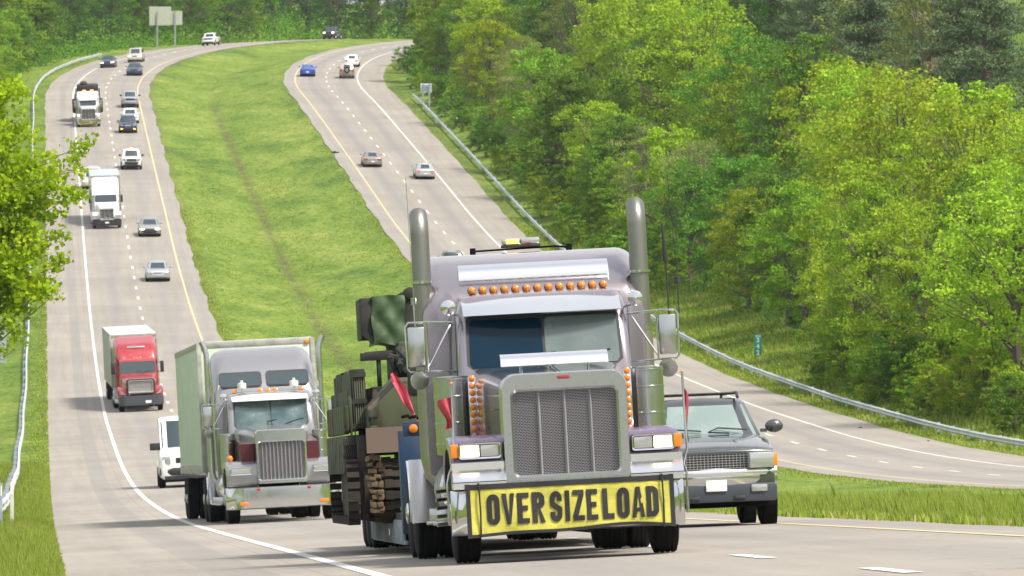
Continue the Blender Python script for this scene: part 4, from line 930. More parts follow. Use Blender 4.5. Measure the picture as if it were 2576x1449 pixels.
    if p.get('sidecol'):
        for s in (-1, 1): MB().prism([(.75, 1.25), (yb - .1, 1.25), (yb - .1, 1.85), (.75, 1.72)], 0, s * (gw + .01), s * (hw1 - .01)).build('side_panel', p['sidecol'], hd, smooth=0)
    # fenders, lower panels, headlights
    F = p.get('fender', B); fo = [(.30, .80), (.25, 1.0), (.30, 1.20), (.46, 1.31), (.9, 1.36), (1.55, 1.36), (1.95, 1.27), (2.15, 1.05), (2.2, .8)]; fi = [(1.95, .8), (1.8, 1.05), (1.5, 1.22), (1.15, 1.26), (.8, 1.2), (.58, 1.05), (.52, .8)]
    fx0, fx1, hz = gw - .03, p.get('fx', 1.22), p.get('hlz', 1.19); hs_ = p.get('hlh', .075)
    def side(s):
        xs = [(s * fx0, 1), (s * (fx1 - .09), 1), (s * (fx1 - .02), .985), (s * fx1, .95)]
        m = MB(); m.loft([[(x, 1.15 + (a - 1.15) * k, .8 + (b - .8) * k) for a, b in fo + fi] for x, k in xs]); fd = m.build('fender', F, root, smooth=40)
        MB().b2(s * fx0, s * (fx1 - .12), .56, .70, .42, 1.1).build('inner_wing', M_UND, fd)
        if p.get('panels'):
            m = MB(); a, b = s * (fx0 + .02), s * (fx1 + .005); m.b2(a, b, .17, .30, .99, 1.07); m.prism([(.20, .862), (.03, .866), (.03, .872), (.165, .988), (.20, .988)], 0, a, b); m.b2(a, b, .045, .30, .79, .858)
            for q in (.3, .62): m.ball((a + (b - a) * q, .044, .82), .008, 6, 4)
            m.build('stone_guard', M_POL, root, smooth=30)
        if aero:
            m = MB(); m.loft([[(s * x, y - dy, z) for x, y, z in ((fx0 + .12, .17, hz - .10), (fx1 - .03, .34, hz - .04), (fx1 - .02, .42, hz + .22), (fx0 + .28, .22, hz + .04))] for dy in (.0, .07)]); m.build('headlight', M_CLR, root, bevel=.02)
        else:
            x0, x1 = s * (fx1 - .53), s * (fx1 - .07); y0 = p.get('hly', .17)
            h = MB().prism(rrect(min(x0, x1), max(x0, x1), hz - hs_ - .015, hz + hs_ + .015, .03), 1, y0, y0 + .16).build('headlight_housing', M_BLK if hi else CH, root, bevel=.008)
            ins = rrect(min(x0, x1) + .022, max(x0, x1) - .022, hz - hs_ + .008, hz + hs_ - .008, .02); MB().loft([ring3(ins, y0 + .01), ring3(ins, y0 - .012), ring3(rrect(min(x0, x1) + .005, max(x0, x1) - .005, hz - hs_ - .01, hz + hs_ + .01, .03), y0 - .018), ring3(rrect(min(x0, x1) + .005, max(x0, x1) - .005, hz - hs_ - .01, hz + hs_ + .01, .03), y0 + .05)], caps=False).build('headlight_bezel', CH, h, smooth=40)
            mid = (x0 + x1) / 2
            for (a, b, lm) in ((x0 + s * .028, mid - s * .008, p.get('inner', M_CLR)), (mid + s * .008, x1 - s * .028, p.get('outer', M_CLR))):
                MB().prism(rrect(min(a, b), max(a, b), hz - hs_ + .014, hz + hs_ - .014, .012), 1, y0 - .006, y0 + .03).build('headlight', lm, root, bevel=.004)
            if p.get('turn', 1):
                a, b = x1 - s * .01, s * (fx1 + .01); MB().loft([ring3(rrect(min(a, b), max(a, b), hz - hs_ * .9, hz + hs_ * 1.05, .02), y) for y in (y0 + .0, y0 + .16)]).build('turn_signal', M_AMB, root, bevel=.012)
    both(side)
    if p.get('fmark'): both(lambda s: MB().ball((s * 1.10, .62, 1.42), (.07, .05, .07), 12, 8).build('marker_lamp', M_AMB, root))
    # cab
    def cs(w, y0, y1, z, r=.12): return [(x, y, z) for x, y in [(a, b) for a, b in rrect(-w, w, y0, y1, r, 4)]]
    wt0, wt1 = p.get('wz', (2.10, 2.66)); fy = yb + p.get('rake', .30)
    C = MB(); C.loft([cs(cab, yb, 4.5, 1.05, .06), cs(cab, yb, 4.5, cz_ - .08, .08), cs(cab - .02, fy, 4.5, wt1 + .06, .10), cs(cab - .06, fy + .16, 4.5, roof - .05, .14), cs(cab - .22, fy + .34, 4.4, roof, .14)])
    C.build('cab', B, root, smooth=45)
    dz = (wt0 - (cz_ - .08)) / (wt1 + .06 - cz_ + .08); y0 = yb + (fy - yb) * dz; y1 = yb + (fy - yb) * ((wt1 - cz_ + .08) / (wt1 + .06 - cz_ + .08)); glL, glR = p.get('glass', (M_GLS, M_GLS)); wws = ww
    f = [(-wws - .03, y0, wt0 - .03), (wws + .03, y0, wt0 - .03), (wws + .01, y1, wt1 + .02), (-wws - .01, y1, wt1 + .02)]
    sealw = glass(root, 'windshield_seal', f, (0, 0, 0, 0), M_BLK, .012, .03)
    if p.get('split', 1):
        tp = .10 if hi else .04; glass(root, 'windshield', f, (.02, .508, .04, tp), glL, .018, .02); glass(root, 'windshield', f, (.508, .02, .04, tp), glR, .018, .02)  # detailed truck: wider black strip at the top stands for the visor's shade
    else: glass(root, 'windshield', f, (.02, .02, .04, .03), glL, .018, .02)
    for s in (-1, 1):
        d_ = [(s * cab, yb + .35, 1.95), (s * cab, 4.25, 1.95), (s * (cab - .02), 4.25, wt1), (s * (cab - .02), fy + .25, wt1)]
        if s < 0: d_ = [d_[1], d_[0], d_[3], d_[2]]
        glass(root, 'side_window', d_, (.02, .02, .03, .03), M_GLS, .012)
        m = MB(); m.b2(s * (cab + .001), s * (cab + .006), yb + .30, yb + .315, 1.15, 2.7); m.b2(s * (cab + .001), s * (cab + .006), 4.33, 4.345, 1.15, 2.7); m.b2(s * (cab + .001), s * (cab + .006), yb + .315, 4.33, 1.15, 1.165); m.b2(s * (cab + .001), s * (cab + .05), 4.1, 4.25, 1.75, 1.79) if 0 else None; m.build('door_trim', M_BLK, root)
    # wipers
    for s in (-1, 1): MB().tube([(s * .08, y0 - .03, wt0 - .05), (s * .30 + .22, y0 + .02, wt0 + .10), (s * .30 + .42, y0 + .04, wt0 + .14)], .009, 5).build('wiper', M_BLK, root)
    # visor and roof lamps
    v = p.get('visor')
    if v:
        vw = v['w']; rows_ = []
        for t in (0, .12, .5, 1): rows_.append([(u * vw, fy + .16 - .46 * t + .10 * u * u, roof - .06 - (roof - .06 - (wt1 + .015)) * t ** 1.25) for u in np.linspace(-1, 1, 9)])
        under = [[(x, y + .02, z - .012) for x, y, z in r] for r in reversed(rows_)]
        MB().sheet(rows_ + under + [rows_[0]]).build('sun_visor', v.get('m', M_POL), root, smooth=40)
    n = p.get('lamps', 5); lw = p.get('lampw', .73)
    xs = [(-lw + 2 * lw * k / (n - 1)) for k in range(n)] if n != 5 else [-lw, -.17, 0, .17, lw]
    for x in xs:
        zz = roof + .005; yy = fy + .44
        if hi: b_ = MB().lathe((x, yy - .05, zz + .03), (0, 1, 0), [(0, .041), (.10, .046), (.16, .035), (.17, .001)], 16).build('marker_lamp', M_BLK, root); MB().lathe((x, yy - .052, zz + .032), (0, -1, 0), [(0, .041), (.018, .034), (.03, .018), (.034, .001)], 16).build('lens', M_AMB, b_)
        else: MB().box((x, yy - .06, zz + .02), (.11, .16, .075), taper=(.8, .6)).build('marker_lamp', M_AMB, root, bevel=.012)
    # sleeper
    sp = p.get('sleeper')
    if sp:
        w, z1, ya, yz_ = sp['w'], sp['z'], 4.52, sp.get('y1', 6.35); sl_ = sp.get('slope', .7); r_ = sp.get('r', .22)
        def vs(y, zt_, ww_=1.0, zb=.95): return ring3(rrect(-w * ww_, w * ww_, zb, zt_, .05, 6, rt=r_), y)
        zc = sp.get('zc', roof + .02); rg = [vs(ya, zc - .25, .985), vs(ya + .01, zc, .99)] if not aero else [vs(ya - .9, roof - .1, .93, 2.68), vs(ya - .45, roof + .45, .96, 2.68), vs(ya, roof + .75, .985, 2.6)]
        for t in (.12, .3, .55, .8, 1.0): rg.append(vs(ya + sl_ * t, zc + (z1 - zc) * math.sin(t * math.pi / 2) ** .9 if not aero else (roof + .75) + (z1 - roof - .75) * t))
        rg += [vs(yz_ - .06, z1), vs(yz_, z1 - .04, .985)]
        slp = MB().loft(rg).build('sleeper', sp.get('m', B), root, smooth=42)
        if aero: MB().b2(-w * .97, w * .97, ya + .001, yz_ - .02, .9, 2.7).build('sleeper_wall', B, slp, bevel=.03)
        if sp.get('win'):
            for s in (-1, 1):
                pts = rrect(min(s * .07, s * .98), max(s * .07, s * .98), 3.02, 3.32, .07, 5); ys = lambda z: ya + sl_ * (2 / math.pi) * math.asin(min(max((z - zc) / (z1 - zc), 0), 1) ** (1 / .9))
                a = [(x, ys(z) - .035, z) for x, z in pts]; b = [(x, ys(z) + .02, z) for x, z in pts]; MB().loft([b, a]).build('sleeper_window', M_GLS, root, smooth=0)
                pts2 = rrect(min(s * .07, s * .98) - .02, max(s * .07, s * .98) + .02, 3.0, 3.34, .08, 5); a = [(x, ys(z) - .025, z) for x, z in pts2]; b = [(x, ys(z) + .02, z) for x, z in pts2]; MB().loft([b, a]).build('window_seal', M_BLK, root, smooth=0)
        if sp.get('vent'): MB().box((0, ya - .33, 3.42), (1.0, .08, .12), (R(-36), 0, 0)).build('vent', mat('grey_vent', (.30, .27, .28), .5), root, bevel=.02)
        for s in (-1, 1): MB().b2(s * (w + .001), s * (w + .012), ya + .12, ya + .26, 1.3, 2.9).build('grab_rail', CH, root, bevel=.004); MB().b2(s * (w - .02), s * (w + .02), ya + .1, ya + .55, .95, 1.02).build('side_lamp', M_AMB, root, bevel=.01)
    # exhaust stacks
    st = p.get('stack')
    if st:
        def f_(s):
            x, y, r_ = s * st['x'], st.get('y', 4.68), st['r']; zt_ = st['z']; m = MB()
            if st.get('curl'): pts = [(x, y, zt_ - .55), (x, y, zt_ - .30), (x + s * .03, y + .02, zt_ - .16), (x + s * .10, y + .03, zt_)]; m.tube([(x, y, 1.9), (x, y, zt_ - .55)], r_, 16); m.tube(pts, r_ * .98, 16)
            else:
                m.tube([(x, y, 2.46), (x, y, zt_ - .20), (x, y + .012, zt_ - .12), (x, y + .06, zt_ - .03), (x, y + .13, zt_ + .02)], [r_] * 5, 22, False)
            g_ = m.build('exhaust_stack', st.get('m', M_STS), root, smooth=45)
            m = MB(); rl = r_ * 1.14; m.tube([(x, y, 2.46), (x, y, 1.15), (x - s * .03, y - .02, .98), (x - s * .14, y - .04, .84), (x - s * .4, y - .05, .80)], rl, 20); m.build('exhaust_pipe', st.get('m2', M_STS), g_, smooth=45)
            for z in (2.46, 3.1): MB().lathe((x, y, z), (0, 0, 1), [(0, rl), (.0, rl * 1.07), (.03, rl * 1.07), (.03, rl)], 20).build('clamp', CH, g_)
        both(f_)
    # air cleaners
    ac = p.get('cans')
    if ac:
        def f_(s):
            x, y, r_ = s * ac['x'], 2.55, ac['r']; z0, z1 = ac['z']; prof = [(z0, r_ * .5), (z0 + .01, r_ * .92), (z0 + .06, r_ * .96)]
            for q in (.15, .42, .76, .98): z = z0 + (z1 - z0) * q; prof += [(z - .012, r_ * .96), (z - .008, r_), (z + .008, r_), (z + .012, r_ * .96)]
            prof += [(z1 + .01, r_ * .97), (z1 + .02, r_ * .90), (z1 + .03, .02)]; MB().lathe((x, y, 0), (0, 0, 1), prof, 32).build('air_cleaner', ac.get('m', M_STS), root, smooth=35)
        both(f_)
        if ac.get('strip'):
            def g_(s):
                x = s * .847; z0, z1 = 1.32, 2.0; b_ = MB().b2(x - .045, x + .045, 2.36, 2.38, z0, z1).build('light_strip', M_CHR, root, bevel=.004)
                for k in range(9): z = z0 + .035 + k * .0785; MB().lathe((x, 2.36, z), (0, -1, 0), [(0, .037), (.012, .034), (.022, .018), (.024, .001)], 14).build('lamp', M_AMB, b_)
            both(g_)
    # mirrors
    def mir(s):
        ym = p.get('mirY', 3.2); xi, xo, z0, z1 = s * 1.27, s * 1.50, 2.10, 2.64; m = MB(); t = .011
        if aero or p.get('plainmir'):
            MB().box((s * 1.36, ym, 2.32), (.20, .10, .62)).build('mirror', p.get('mirm', M_BLK), root, bevel=.03); MB().tube([(s * cab, ym + .1, 2.55), (s * 1.36, ym, 2.55)], .018, 6).tube([(s * cab, ym + .1, 2.05), (s * 1.36, ym, 2.05)], .018, 6).build('mirror_arm', M_BLK, root); return
        m.tube([(s * cab, ym + .12, z1 - .02), (xi, ym, z1), (xo - s * .03, ym, z1), (xo, ym, z1 - .04), (xo, ym, z0 + .04), (xo - s * .03, ym, z0), (xi, ym, z0), (s * cab, ym + .12, z0 - .02)], t * 1.1, 7)
        m.tube([(xi, ym, z1), (xi, ym, z0)], t, 7); m.tube([(s * (cab + .05), ym + .12, z1 - .04), (xi, ym, z0 + .04)], t, 7); m.build('mirror_frame', CH, root)
        MB().b2(min(xi + s * .02, xo - s * .02), max(xi + s * .02, xo - s * .02), ym - .01, ym + .07, z0 + .05, z1 - .05).build('mirror', M_STS, root, bevel=.02)
        MB().lathe((s * 1.37, ym - .02, z0 - .10), (s * .15, 1, .1), [(0, .02), (.005, .10), (.02, .105), (.05, .06), (.07, .01)], 20).build('spot_mirror', M_STS, root)
    both(mir)
    # spot lamps at the cab corners
    if p.get('spots', 1) and not aero:
        both(lambda s: MB().lathe((s * 1.03, fy - .16, wt1 + .12), (0, 1, .06), [(-.03, .001), (-.02, .045), (0, .085), (.06, .078), (.14, .045), (.2, .005)], 18).tube([(s * 1.03, fy - .04, wt1 + .07), (s * .86, fy + .12, wt1 + .02)], .014, 6).build('spot_lamp', CH, root))
    if p.get('horns'): 
        for s in (-1, 1): MB().lathe((s * .58, fy + .30, roof + .02), (0, 0, 1), [(0, .02), (.06, .02), (.06, .10), (.17, .10), (.19, .03), (.24, .03), (.24, .001)], 14).build('roof_lamp', mat('ivory_lamp', (.62, .60, .54), .4), root)
    # tanks, steps, fairings
    def tk(s):
        x = s * .88; t = MB().lathe((x, 3.25, .80), (0, 1, 0), [(0, .10), (.02, .30), (.05, .33), (1.15, .33), (1.18, .30), (1.2, .1)], 28).build('fuel_tank', CH, root, smooth=35)
        m = MB()
        for y in (3.45, 3.85, 4.25): m.lathe((x, y, .80), (0, 1, 0), [(0, .332), (0, .345), (.05, .345), (.05, .332)], 28)
        m.build('tank_strap', M_STS, t)
        MB().b2(x + s * .16, x + s * .42, 3.05, 3.35, .40, .44).b2(x, x + s * .40, 3.2, 3.24, .40, .58).build('step', M_STS, root, bevel=.006); MB().b2(x + s * .16, x + s * .42, 4.50, 4.9, .40, .44).b2(x, x + s * .40, 4.52, 4.56, .40, .58).build('step', M_STS, root, bevel=.006)
        m = MB(); pr = []
        for a in range(-8, 82, 9): pr.append((6.85 - .64 * math.cos(R(a)), .52 + .64 * math.sin(R(a))))
        pr2 = [(6.85 - (.615) * math.cos(R(a)), .52 + .615 * math.sin(R(a))) for a in range(73, -9, -9)]; m.prism(pr + pr2, 0, s * .70, s * (1.30 + .12 * hi)); m.prism([(5.98, .42), (6.02, .42), (6.22, 1.14), (6.18, 1.14)], 0, s * .74, s * (1.27 + .14 * hi)); m.build('quarter_fender', M_POL if hi else CH, root, smooth=50)
        m = MB(); m.b2(s * .5, s * 1.0, 4.6, 6.0, .5, .93); m.build('tool_box', M_STS if hi else M_UND, root, bevel=.02)
    both(tk)
    return root

def ribbon(pts, t, closed=False, ends=None):
    pts = [Vector((p[0], p[1])) for p in pts]; n = len(pts); L_, R_ = [], []
    for i, p in enumerate(pts):
        a = pts[(i - 1) % n] if (closed or i) else p; b = pts[(i + 1) % n] if (closed or i < n - 1) else p
        d1 = (p - a).normalized() if (p - a).length else (b - p).normalized(); d2 = (b - p).normalized() if (b - p).length else d1; n1 = Vector((-d1.y, d1.x)); n2 = Vector((-d2.y, d2.x)); m_ = (n1 + n2).normalized(); k = t / 2 / max(m_.dot(n1), .5)
        L_.append(p + m_ * k); R_.append(p - m_ * k)
    q = []
    for i in range(n if closed else n - 1): j = (i + 1) % n; q.append([L_[i], L_[j], R_[j], R_[i]])
    return q
def arc(cx, cy, rx, ry, a0, a1, n=8): return [(cx + rx * math.cos(R(a0 + (a1 - a0) * i / n)), cy + ry * math.sin(R(a0 + (a1 - a0) * i / n))) for i in range(n + 1)]
def glyph(ch, H=2.25, t=.415):
    h = t / 2; rc = lambda a, b, c, d: [(a, c), (b, c), (b, d), (a, d)]; rx = .5 - h
    if ch == 'O': return ribbon(arc(.5, H - .5, rx, .5 - h, 0, 180) + arc(.5, .5, rx, .5 - h, 180, 360), t, True)
    if ch == 'I': return [rc(.30, .70, 0, H)]
    if ch == 'L': return [rc(0, t, 0, H), rc(t, .92, 0, t)]
    if ch == 'E': return [rc(0, t, 0, H), rc(t, .95, 0, t * .92), rc(t, .85, H / 2 - h * .9, H / 2 + h * .9), rc(t, .95, H - t * .92, H)]
    if ch == 'Z': return [rc(.02, .98, 0, t * .92), rc(.02, .98, H - t * .92, H), [(.02, t * .92), (.45, t * .92), (.98, H - t * .92), (.55, H - t * .92)]]
    if ch == 'V': return [[(0, H), (.36, H), (.53, .5), (.34, 0)], [(.34, 0), (.66, 0), (.66, .05), (.53, .5)], [(.66, 0), (1.0, H), (.66, H), (.53, .5)]]
    if ch == 'A': return [[(0, 0), (.33, 0), (.52, H * .78), (.34, H)], [(.34, H), (.52, H * .78), (.70, H)], [(.71, 0), (1.04, 0), (.70, H), (.52, H * .78)], [(.375, .42), (.665, .42), (.632, .72), (.408, .72)]]
    if ch == 'D': return [rc(0, t, 0, H)] + ribbon([(t, H - h)] + arc(.45, H - .5, .55 - h, .5 - h, 80, 0) + arc(.45, .5, .55 - h, .5 - h, 0, -80) + [(t, h)], t)
    if ch == 'R': return [rc(0, t, 0, H)] + ribbon([(t, H - h)] + arc(.45, H - .5, .53 - h, .5 - h, 80, 0) + arc(.45, H - .82, .53 - h, .4 - h, 0, -80) + [(t, H - 1.22 + h)], t) + [[(t + .02, H - 1.22), (.62, H - 1.2), (1.02, 0), (.64, 0)]]
    if ch == 'S': return ribbon([(1 - h, 1.50)] + arc(.5, H - .52, rx, .52 - h, 0, 180) + [(h, 1.5), (.22, 1.28), (.5, 1.10), (.78, .93), (1 - h, .72)] + arc(.5, .52, rx, .52 - h, 0, -180) + [(h, .74)], t)
    return []
def text_on(txt, h, w, m, parent, x, y, z, name='lettering'):
    mb = MB(); adv = 0; k = 0
    for ch in txt:
        wd = .55 if ch == 'I' else 1.0
        for f in glyph(ch):
            k += 1; e = .0004 * (k % 3)
            vs = [((p[0] - (.22 if ch == 'I' else 0) + adv), e, p[1]) for p in f]; mb.add(vs, [tuple(range(len(vs)))])
        adv += wd + .17
    adv -= .17; mb.v = [((a / adv - .5) * w, b, (c / 2.25 - .5) * h) for a, b, c in mb.v]; o = mb.build(name, m, parent, smooth=0); o.location = (x, y, z); return o
def cloth_mat(name, c, c2=None, s=6):
    m = bpy.data.materials.new(name); m.use_nodes = True; nt = m.node_tree; b = nt.nodes['Principled BSDF']; f = noise(nt, s, 6, rough=.7)
    st = ramp(nt, noise(nt, 3.0, 7, rough=.75), [(.52, (0, 0, 0)), (.75, (1, 1, 1))]); cc = mixc(nt, ramp(nt, f, [(.35, (0, 0, 0)), (.65, (1, 1, 1))]), c, c2 or [k * .82 for k in c]); cc = mixc(nt, mth(nt, 'MULTIPLY', st, .35), cc, (.18, .16, .10))
    nt.links.new(cc, b.inputs['Base Color']); b.inputs['Roughness'].default_value = .6
    bn = nd(nt, 'ShaderNodeBump'); bn.inputs['Strength'].default_value = .5; bn.inputs['Distance'].default_value = .03; nt.links.new(noise(nt, 3.2, 3, dist=1.5), bn.inputs['Height']); nt.links.new(bn.outputs[0], b.inputs['Normal']); return m
M_YEL = cloth_mat('banner_yellow', (.60, .56, .085), (.48, .45, .075)); M_STRAP = mat('black_webbing', (.02, .02, .022), .8); M_INK = mat('banner_ink', (.022, .02, .022), .75)
def wave(x, z): return .010 * math.sin(x * 9 + z * 7) + .006 * math.sin(x * 23 - z * 11)
def banner(words, hx, z0, z1, label, pieces):
    root = empty('banner', label, 'banner'); sag = lambda x: .02 * math.sin((x / hx) * 2.6 + .6) - .012 * math.cos(x * 5)
    def gr(x0, x1, za, zb_, y): return [[(x, y + wave(x, z), z + (sag(x) if z < (z0 + z1) / 2 else 0)) for x in np.linspace(x0, x1, 40)] for z in np.linspace(za, zb_, 8)]
    m = MB(); a = gr(-hx, hx, z0, z1, -.045); b = [[(x, y + .01, z) for x, y, z in r] for r in a]; m.sheet(a); m.sheet(b); m.build('cloth', M_YEL, root, smooth=60)
    m = MB(); e = .045
    for (xa, xb, za, zb_) in ((-hx - .02, hx + .02, z1 - .02, z1 + .035), (-hx - .02, hx + .02, z0 - .018, z0 + .016), (-hx - .03, -hx + .018, z0 - .02, z1 + .04), (hx - .02, hx + .025, z0 - .02, z1 + .04)):
        g1 = [[(x, -.053 + wave(x, z), z + (sag(x) if z < (z0 + z1) / 2 else 0)) for x in np.linspace(xa, xb, 24)] for z in np.linspace(za, zb_, 4)]; m.sheet(g1); m.sheet([[(x, y + .006, z) for x, y, z in r] for r in g1])
    m.build('hem', M_STRAP, root, smooth=60)
    for x in (-hx + .11, hx - .10):
        m = MB(); m.tube([(x - .0, -.062, z1 + .05), (x + .006, -.07, (z0 + z1) / 2), (x + .0, -.062, z0 - .03)], .010, 5); m.build('strap', M_STRAP, root)
    for w_, xa, xb in pieces:
        q = text_on(w_, words, xb - xa, M_INK, root, (xa + xb) / 2, -.0575, (z0 + z1) / 2 + .005)
        for v in q.data.vertices: v.co.y += wave(v.co.x + (xa + xb) / 2, v.co.z + (z0 + z1) / 2)
    return root

def box_trailer(L, m, label, z0=1.15, z1=4.08, side=None, ribs=True, w=1.29):
    r = empty('box_trailer', label, 'trailer'); MB().b2(-w, w, 0, L, z0, z1).build('box', m, r, bevel=.02)
    rl = mat('trailer_rail', (.42, .42, .38), .55, .3, dirt=.6, dscale=4); k = MB()
    k.b2(-w - .01, w + .01, -.012, .0, z1 - .13, z1 + .005); k.b2(-w - .01, w + .01, -.015, 0, z0 - .02, z0 + .14)
    for s in (-1, 1): k.b2(s * (w + .001), s * (w + .015), -.01, L, z1 - .11, z1 + .01); k.b2(s * (w + .001), s * (w + .015), -.01, L, z0 - .04, z0 + .16); k.b2(s * w - .05, s * w + .05, -.03, -.002, z0, z1)
    k.build('rail', rl, r, bevel=.005)
    MB().b2(-w + .02, w - .02, .05, L - .05, z1 + .001, z1 + .02).build('roof', side or mat('trailer_roof', (.60, .62, .60), .5, .2, dirt=.3), r)
    if ribs:
        for s in (-1, 1):
            k = MB(); y = .3
            while y < L - .2: k.b2(s * (w + .001), s * (w + .008), y, y + .05, z0 + .16, z1 - .11); y += .6
            k.build('side_ribs', m, r)
    for s in (-1, 1):
        MB().b2(s * (w - .12) - .05, s * (w - .12) + .05, -.05, -.016, z1 - .13, z1 - .05).build('marker_lamp', M_AMB, r, bevel=.01)
        MB().b2(s * .95 - .06, s * .95 + .06, 2.4, 2.55, .35, z0).build('landing_leg', M_UND, r)
        MB().b2(s * (w + .01), s * (w + .03), L * .5, L * .5 + .1, z0 + .02, z0 + .08).build('marker_lamp', M_AMB, r)
        for y in (L - 2.6, L - 1.3): wheel(r, s * 1.13, y, .50, .26, s, M_RIM, hub=True, dual=True)
    MB().b2(-.5, .5, .3, L - .3, .95, z0).b2(-.9, .9, L - 2.8, L - 1.1, .42, .6).build('underframe', M_UND, r); return r

M_LILAC = mat('paint_lilac', (.30, .270, .292), .20, .70, coat=1.0, dirt=.22, dscale=1.6, dcol=(.25, .21, .22)); M_VIO = mat('paint_violet', (.18, .115, .23), .25, .55, coat=.6, dirt=.2, dscale=2)
def plate_mat():
    return M_STS
# ---- the lilac oversize truck
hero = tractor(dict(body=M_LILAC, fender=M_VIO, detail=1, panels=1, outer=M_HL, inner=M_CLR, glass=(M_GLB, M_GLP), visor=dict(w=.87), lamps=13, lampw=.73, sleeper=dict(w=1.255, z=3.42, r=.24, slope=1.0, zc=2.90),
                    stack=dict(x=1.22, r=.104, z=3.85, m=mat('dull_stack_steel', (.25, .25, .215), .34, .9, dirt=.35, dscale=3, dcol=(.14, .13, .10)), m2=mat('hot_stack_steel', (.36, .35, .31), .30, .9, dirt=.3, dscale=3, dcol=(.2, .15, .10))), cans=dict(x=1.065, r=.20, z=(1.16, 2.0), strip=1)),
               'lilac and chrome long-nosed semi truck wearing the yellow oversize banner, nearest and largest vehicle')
HX, HD = (1430 - 1288) / 235.0 + .045, 77.6; HK = .059
place(hero, HX, HD, True, k=HK)
# seams, rivets and hinges on the painted panels
m = MB()
for k in range(15):
    x = -1.0 + 2.0 * k / 14; m.ball((x, 4.505, 2.87), .007, 5, 4)
for s in (-1, 1):
    for k in range(9): m.ball((s * 1.16, 4.515, 1.3 + .18 * k), .007, 5, 4)
    for k in range(7): m.ball((s * (.90 + .004 * k), 2.845 + .0 * k, 1.3 + .11 * k), .006, 5, 4)
    for k in range(11): m.ball((s * (-.80 + .16 * k), 2.835, 2.02) if s > 0 else (.80 - .16 * k, 2.99, 2.035), .006, 5, 4)
m.build('rivets', M_STS, hero)
m = MB(); m.tube([(0, .45, 1.985), (0, 1.2, 2.03), (0, 2.0, 2.10), (0, 2.8, 2.105)], .007, 5); m.build('hood_seam', M_BLK, hero)
for s in (-1, 1): MB().b2(s * .70, s * .715, .9, 2.7, 1.62, 1.63).build('hood_trim', M_CHR, hero)
MB().prism(rrect(-.07, .07, 1.905, 1.945, .02), 1, .075, .10).build('badge', mat('badge_red', (.35, .03, .03), .3, .3, coat=1), hero, bevel=.004)
# upper chrome deflector, hood deflector, light bar, flags, aerials
m = MB(); prof = [(4.28, 3.27), (4.20, 3.235), (4.13, 3.17), (4.10, 3.10), (4.115, 3.055), (4.16, 3.035), (4.15, 3.055), (4.125, 3.075), (4.12, 3.11), (4.15, 3.165), (4.215, 3.225), (4.285, 3.258)]
m.prism(prof, 0, -.83, .83); m.prism([(4.28, 3.27), (4.14, 3.2), (4.10, 3.10), (4.15, 3.03), (4.5, 3.04), (4.5, 3.2)], 0, -.835, -.83); m.prism([(4.28, 3.27), (4.14, 3.2), (4.10, 3.10), (4.15, 3.03), (4.5, 3.04), (4.5, 3.2)], 0, .83, .835)
for x in (-.55, .55): m.tube([(x, 4.16, 3.05), (x, 4.2, 2.95)], .014, 6)
m.build('upper_visor', M_POL, hero, smooth=50)
m = MB(); prof = [(1.55, 2.215), (1.46, 2.20), (1.40, 2.16), (1.36, 2.085), (1.37, 2.075), (1.405, 2.15), (1.465, 2.188), (1.55, 2.203)]; m.prism(prof, 0, -.58, .58)
for x in (-.36, .36): m.tube([(x, 1.4, 2.10), (x, 1.5, 2.02)], .016, 6)
m.build('hood_deflector', M_POL, hero, smooth=50)
m = MB(); m.tube([(-.54, 6.2, 3.475), (.40, 6.2, 3.49), (.54, 6.2, 3.47)], .013, 6); 
for x in (-.55, .55): m.box((x, 6.2, 3.46), (.06, .14, .10)); m.box((x, 6.2, 3.42), (.12, .18, .03))
rack = m.build('roof_rack', M_UND, hero, bevel=.004)
lb = empty('light_bar', 'amber and clear warning light bar on the rack above the lilac sleeper roof', 'light bar')
MB().b2(-.225, .225, -.09, .09, 0, .03).build('base', M_BLK, lb, bevel=.01); MB().b2(.0, .215, -.085, .085, .031, .105).build('lens', M_CLR, lb, bevel=.02); MB().b2(-.215, -.003, -.085, .085, .031, .105).build('lens', M_CLR, lb, bevel=.02)
MB().b2(-.17, -.03, -.10, -.088, .04, .09).build('lamp', M_AML, lb, bevel=.02); MB().b2(.05, .11, -.095, -.087, .035, .05).build('reflector', M_RED, lb)
hero_m = hero.matrix_world.copy()
lb.matrix_world = hero_m @ Matrix.Translation((0, 6.2, 3.497))
M_FLAG = cloth_mat('red_flag', (.46, .05, .07), (.34, .03, .05), 12); M_PINK = cloth_mat('pink_flag', (.72, .10, .16), (.55, .07, .12), 12)
def flagpole(s):
    x = s * 1.27; pts = [(x + s * .0, .38, .42), (x, .36, .62), (x + s * .005, .34, .84), (x - s * .02, .36, .95), (x - s * .09 if s < 0 else x + .03, .42, 1.10), (x - s * .10 if s < 0 else x + .02, .44, 1.9)]
    p_ = MB().tube(pts, .013, 8).lathe((x, .38, .45), (0, 0, 1), [(0, .02), (.12, .02)], 8).build('flag_pole', M_STS, hero); e = pts[-1]; MB().ball((e[0], e[1], e[2] + .02), .018, 8, 6).build('marker_lamp', M_AMB, p_)
    g1 = []
    for i in range(9):
        t = i / 8; w = (.15 if s < 0 else .06) * (1 if s < 0 else 1); g1.append([(e[0] + (-1 if s < 0 else 1) * u * w * (.75 + .3 * math.sin(t * 5 + u)), e[1] + .03 * math.sin(u * 7 + t * 4) + u * .05, e[2] - .12 - (.32 if s < 0 else .52) * t - .10 * u * (1 if s > 0 else .3)) for u in np.linspace(0, 1, 7)])
    MB().sheet(g1).build('flag', M_FLAG, p_, smooth=60)
both(flagpole)
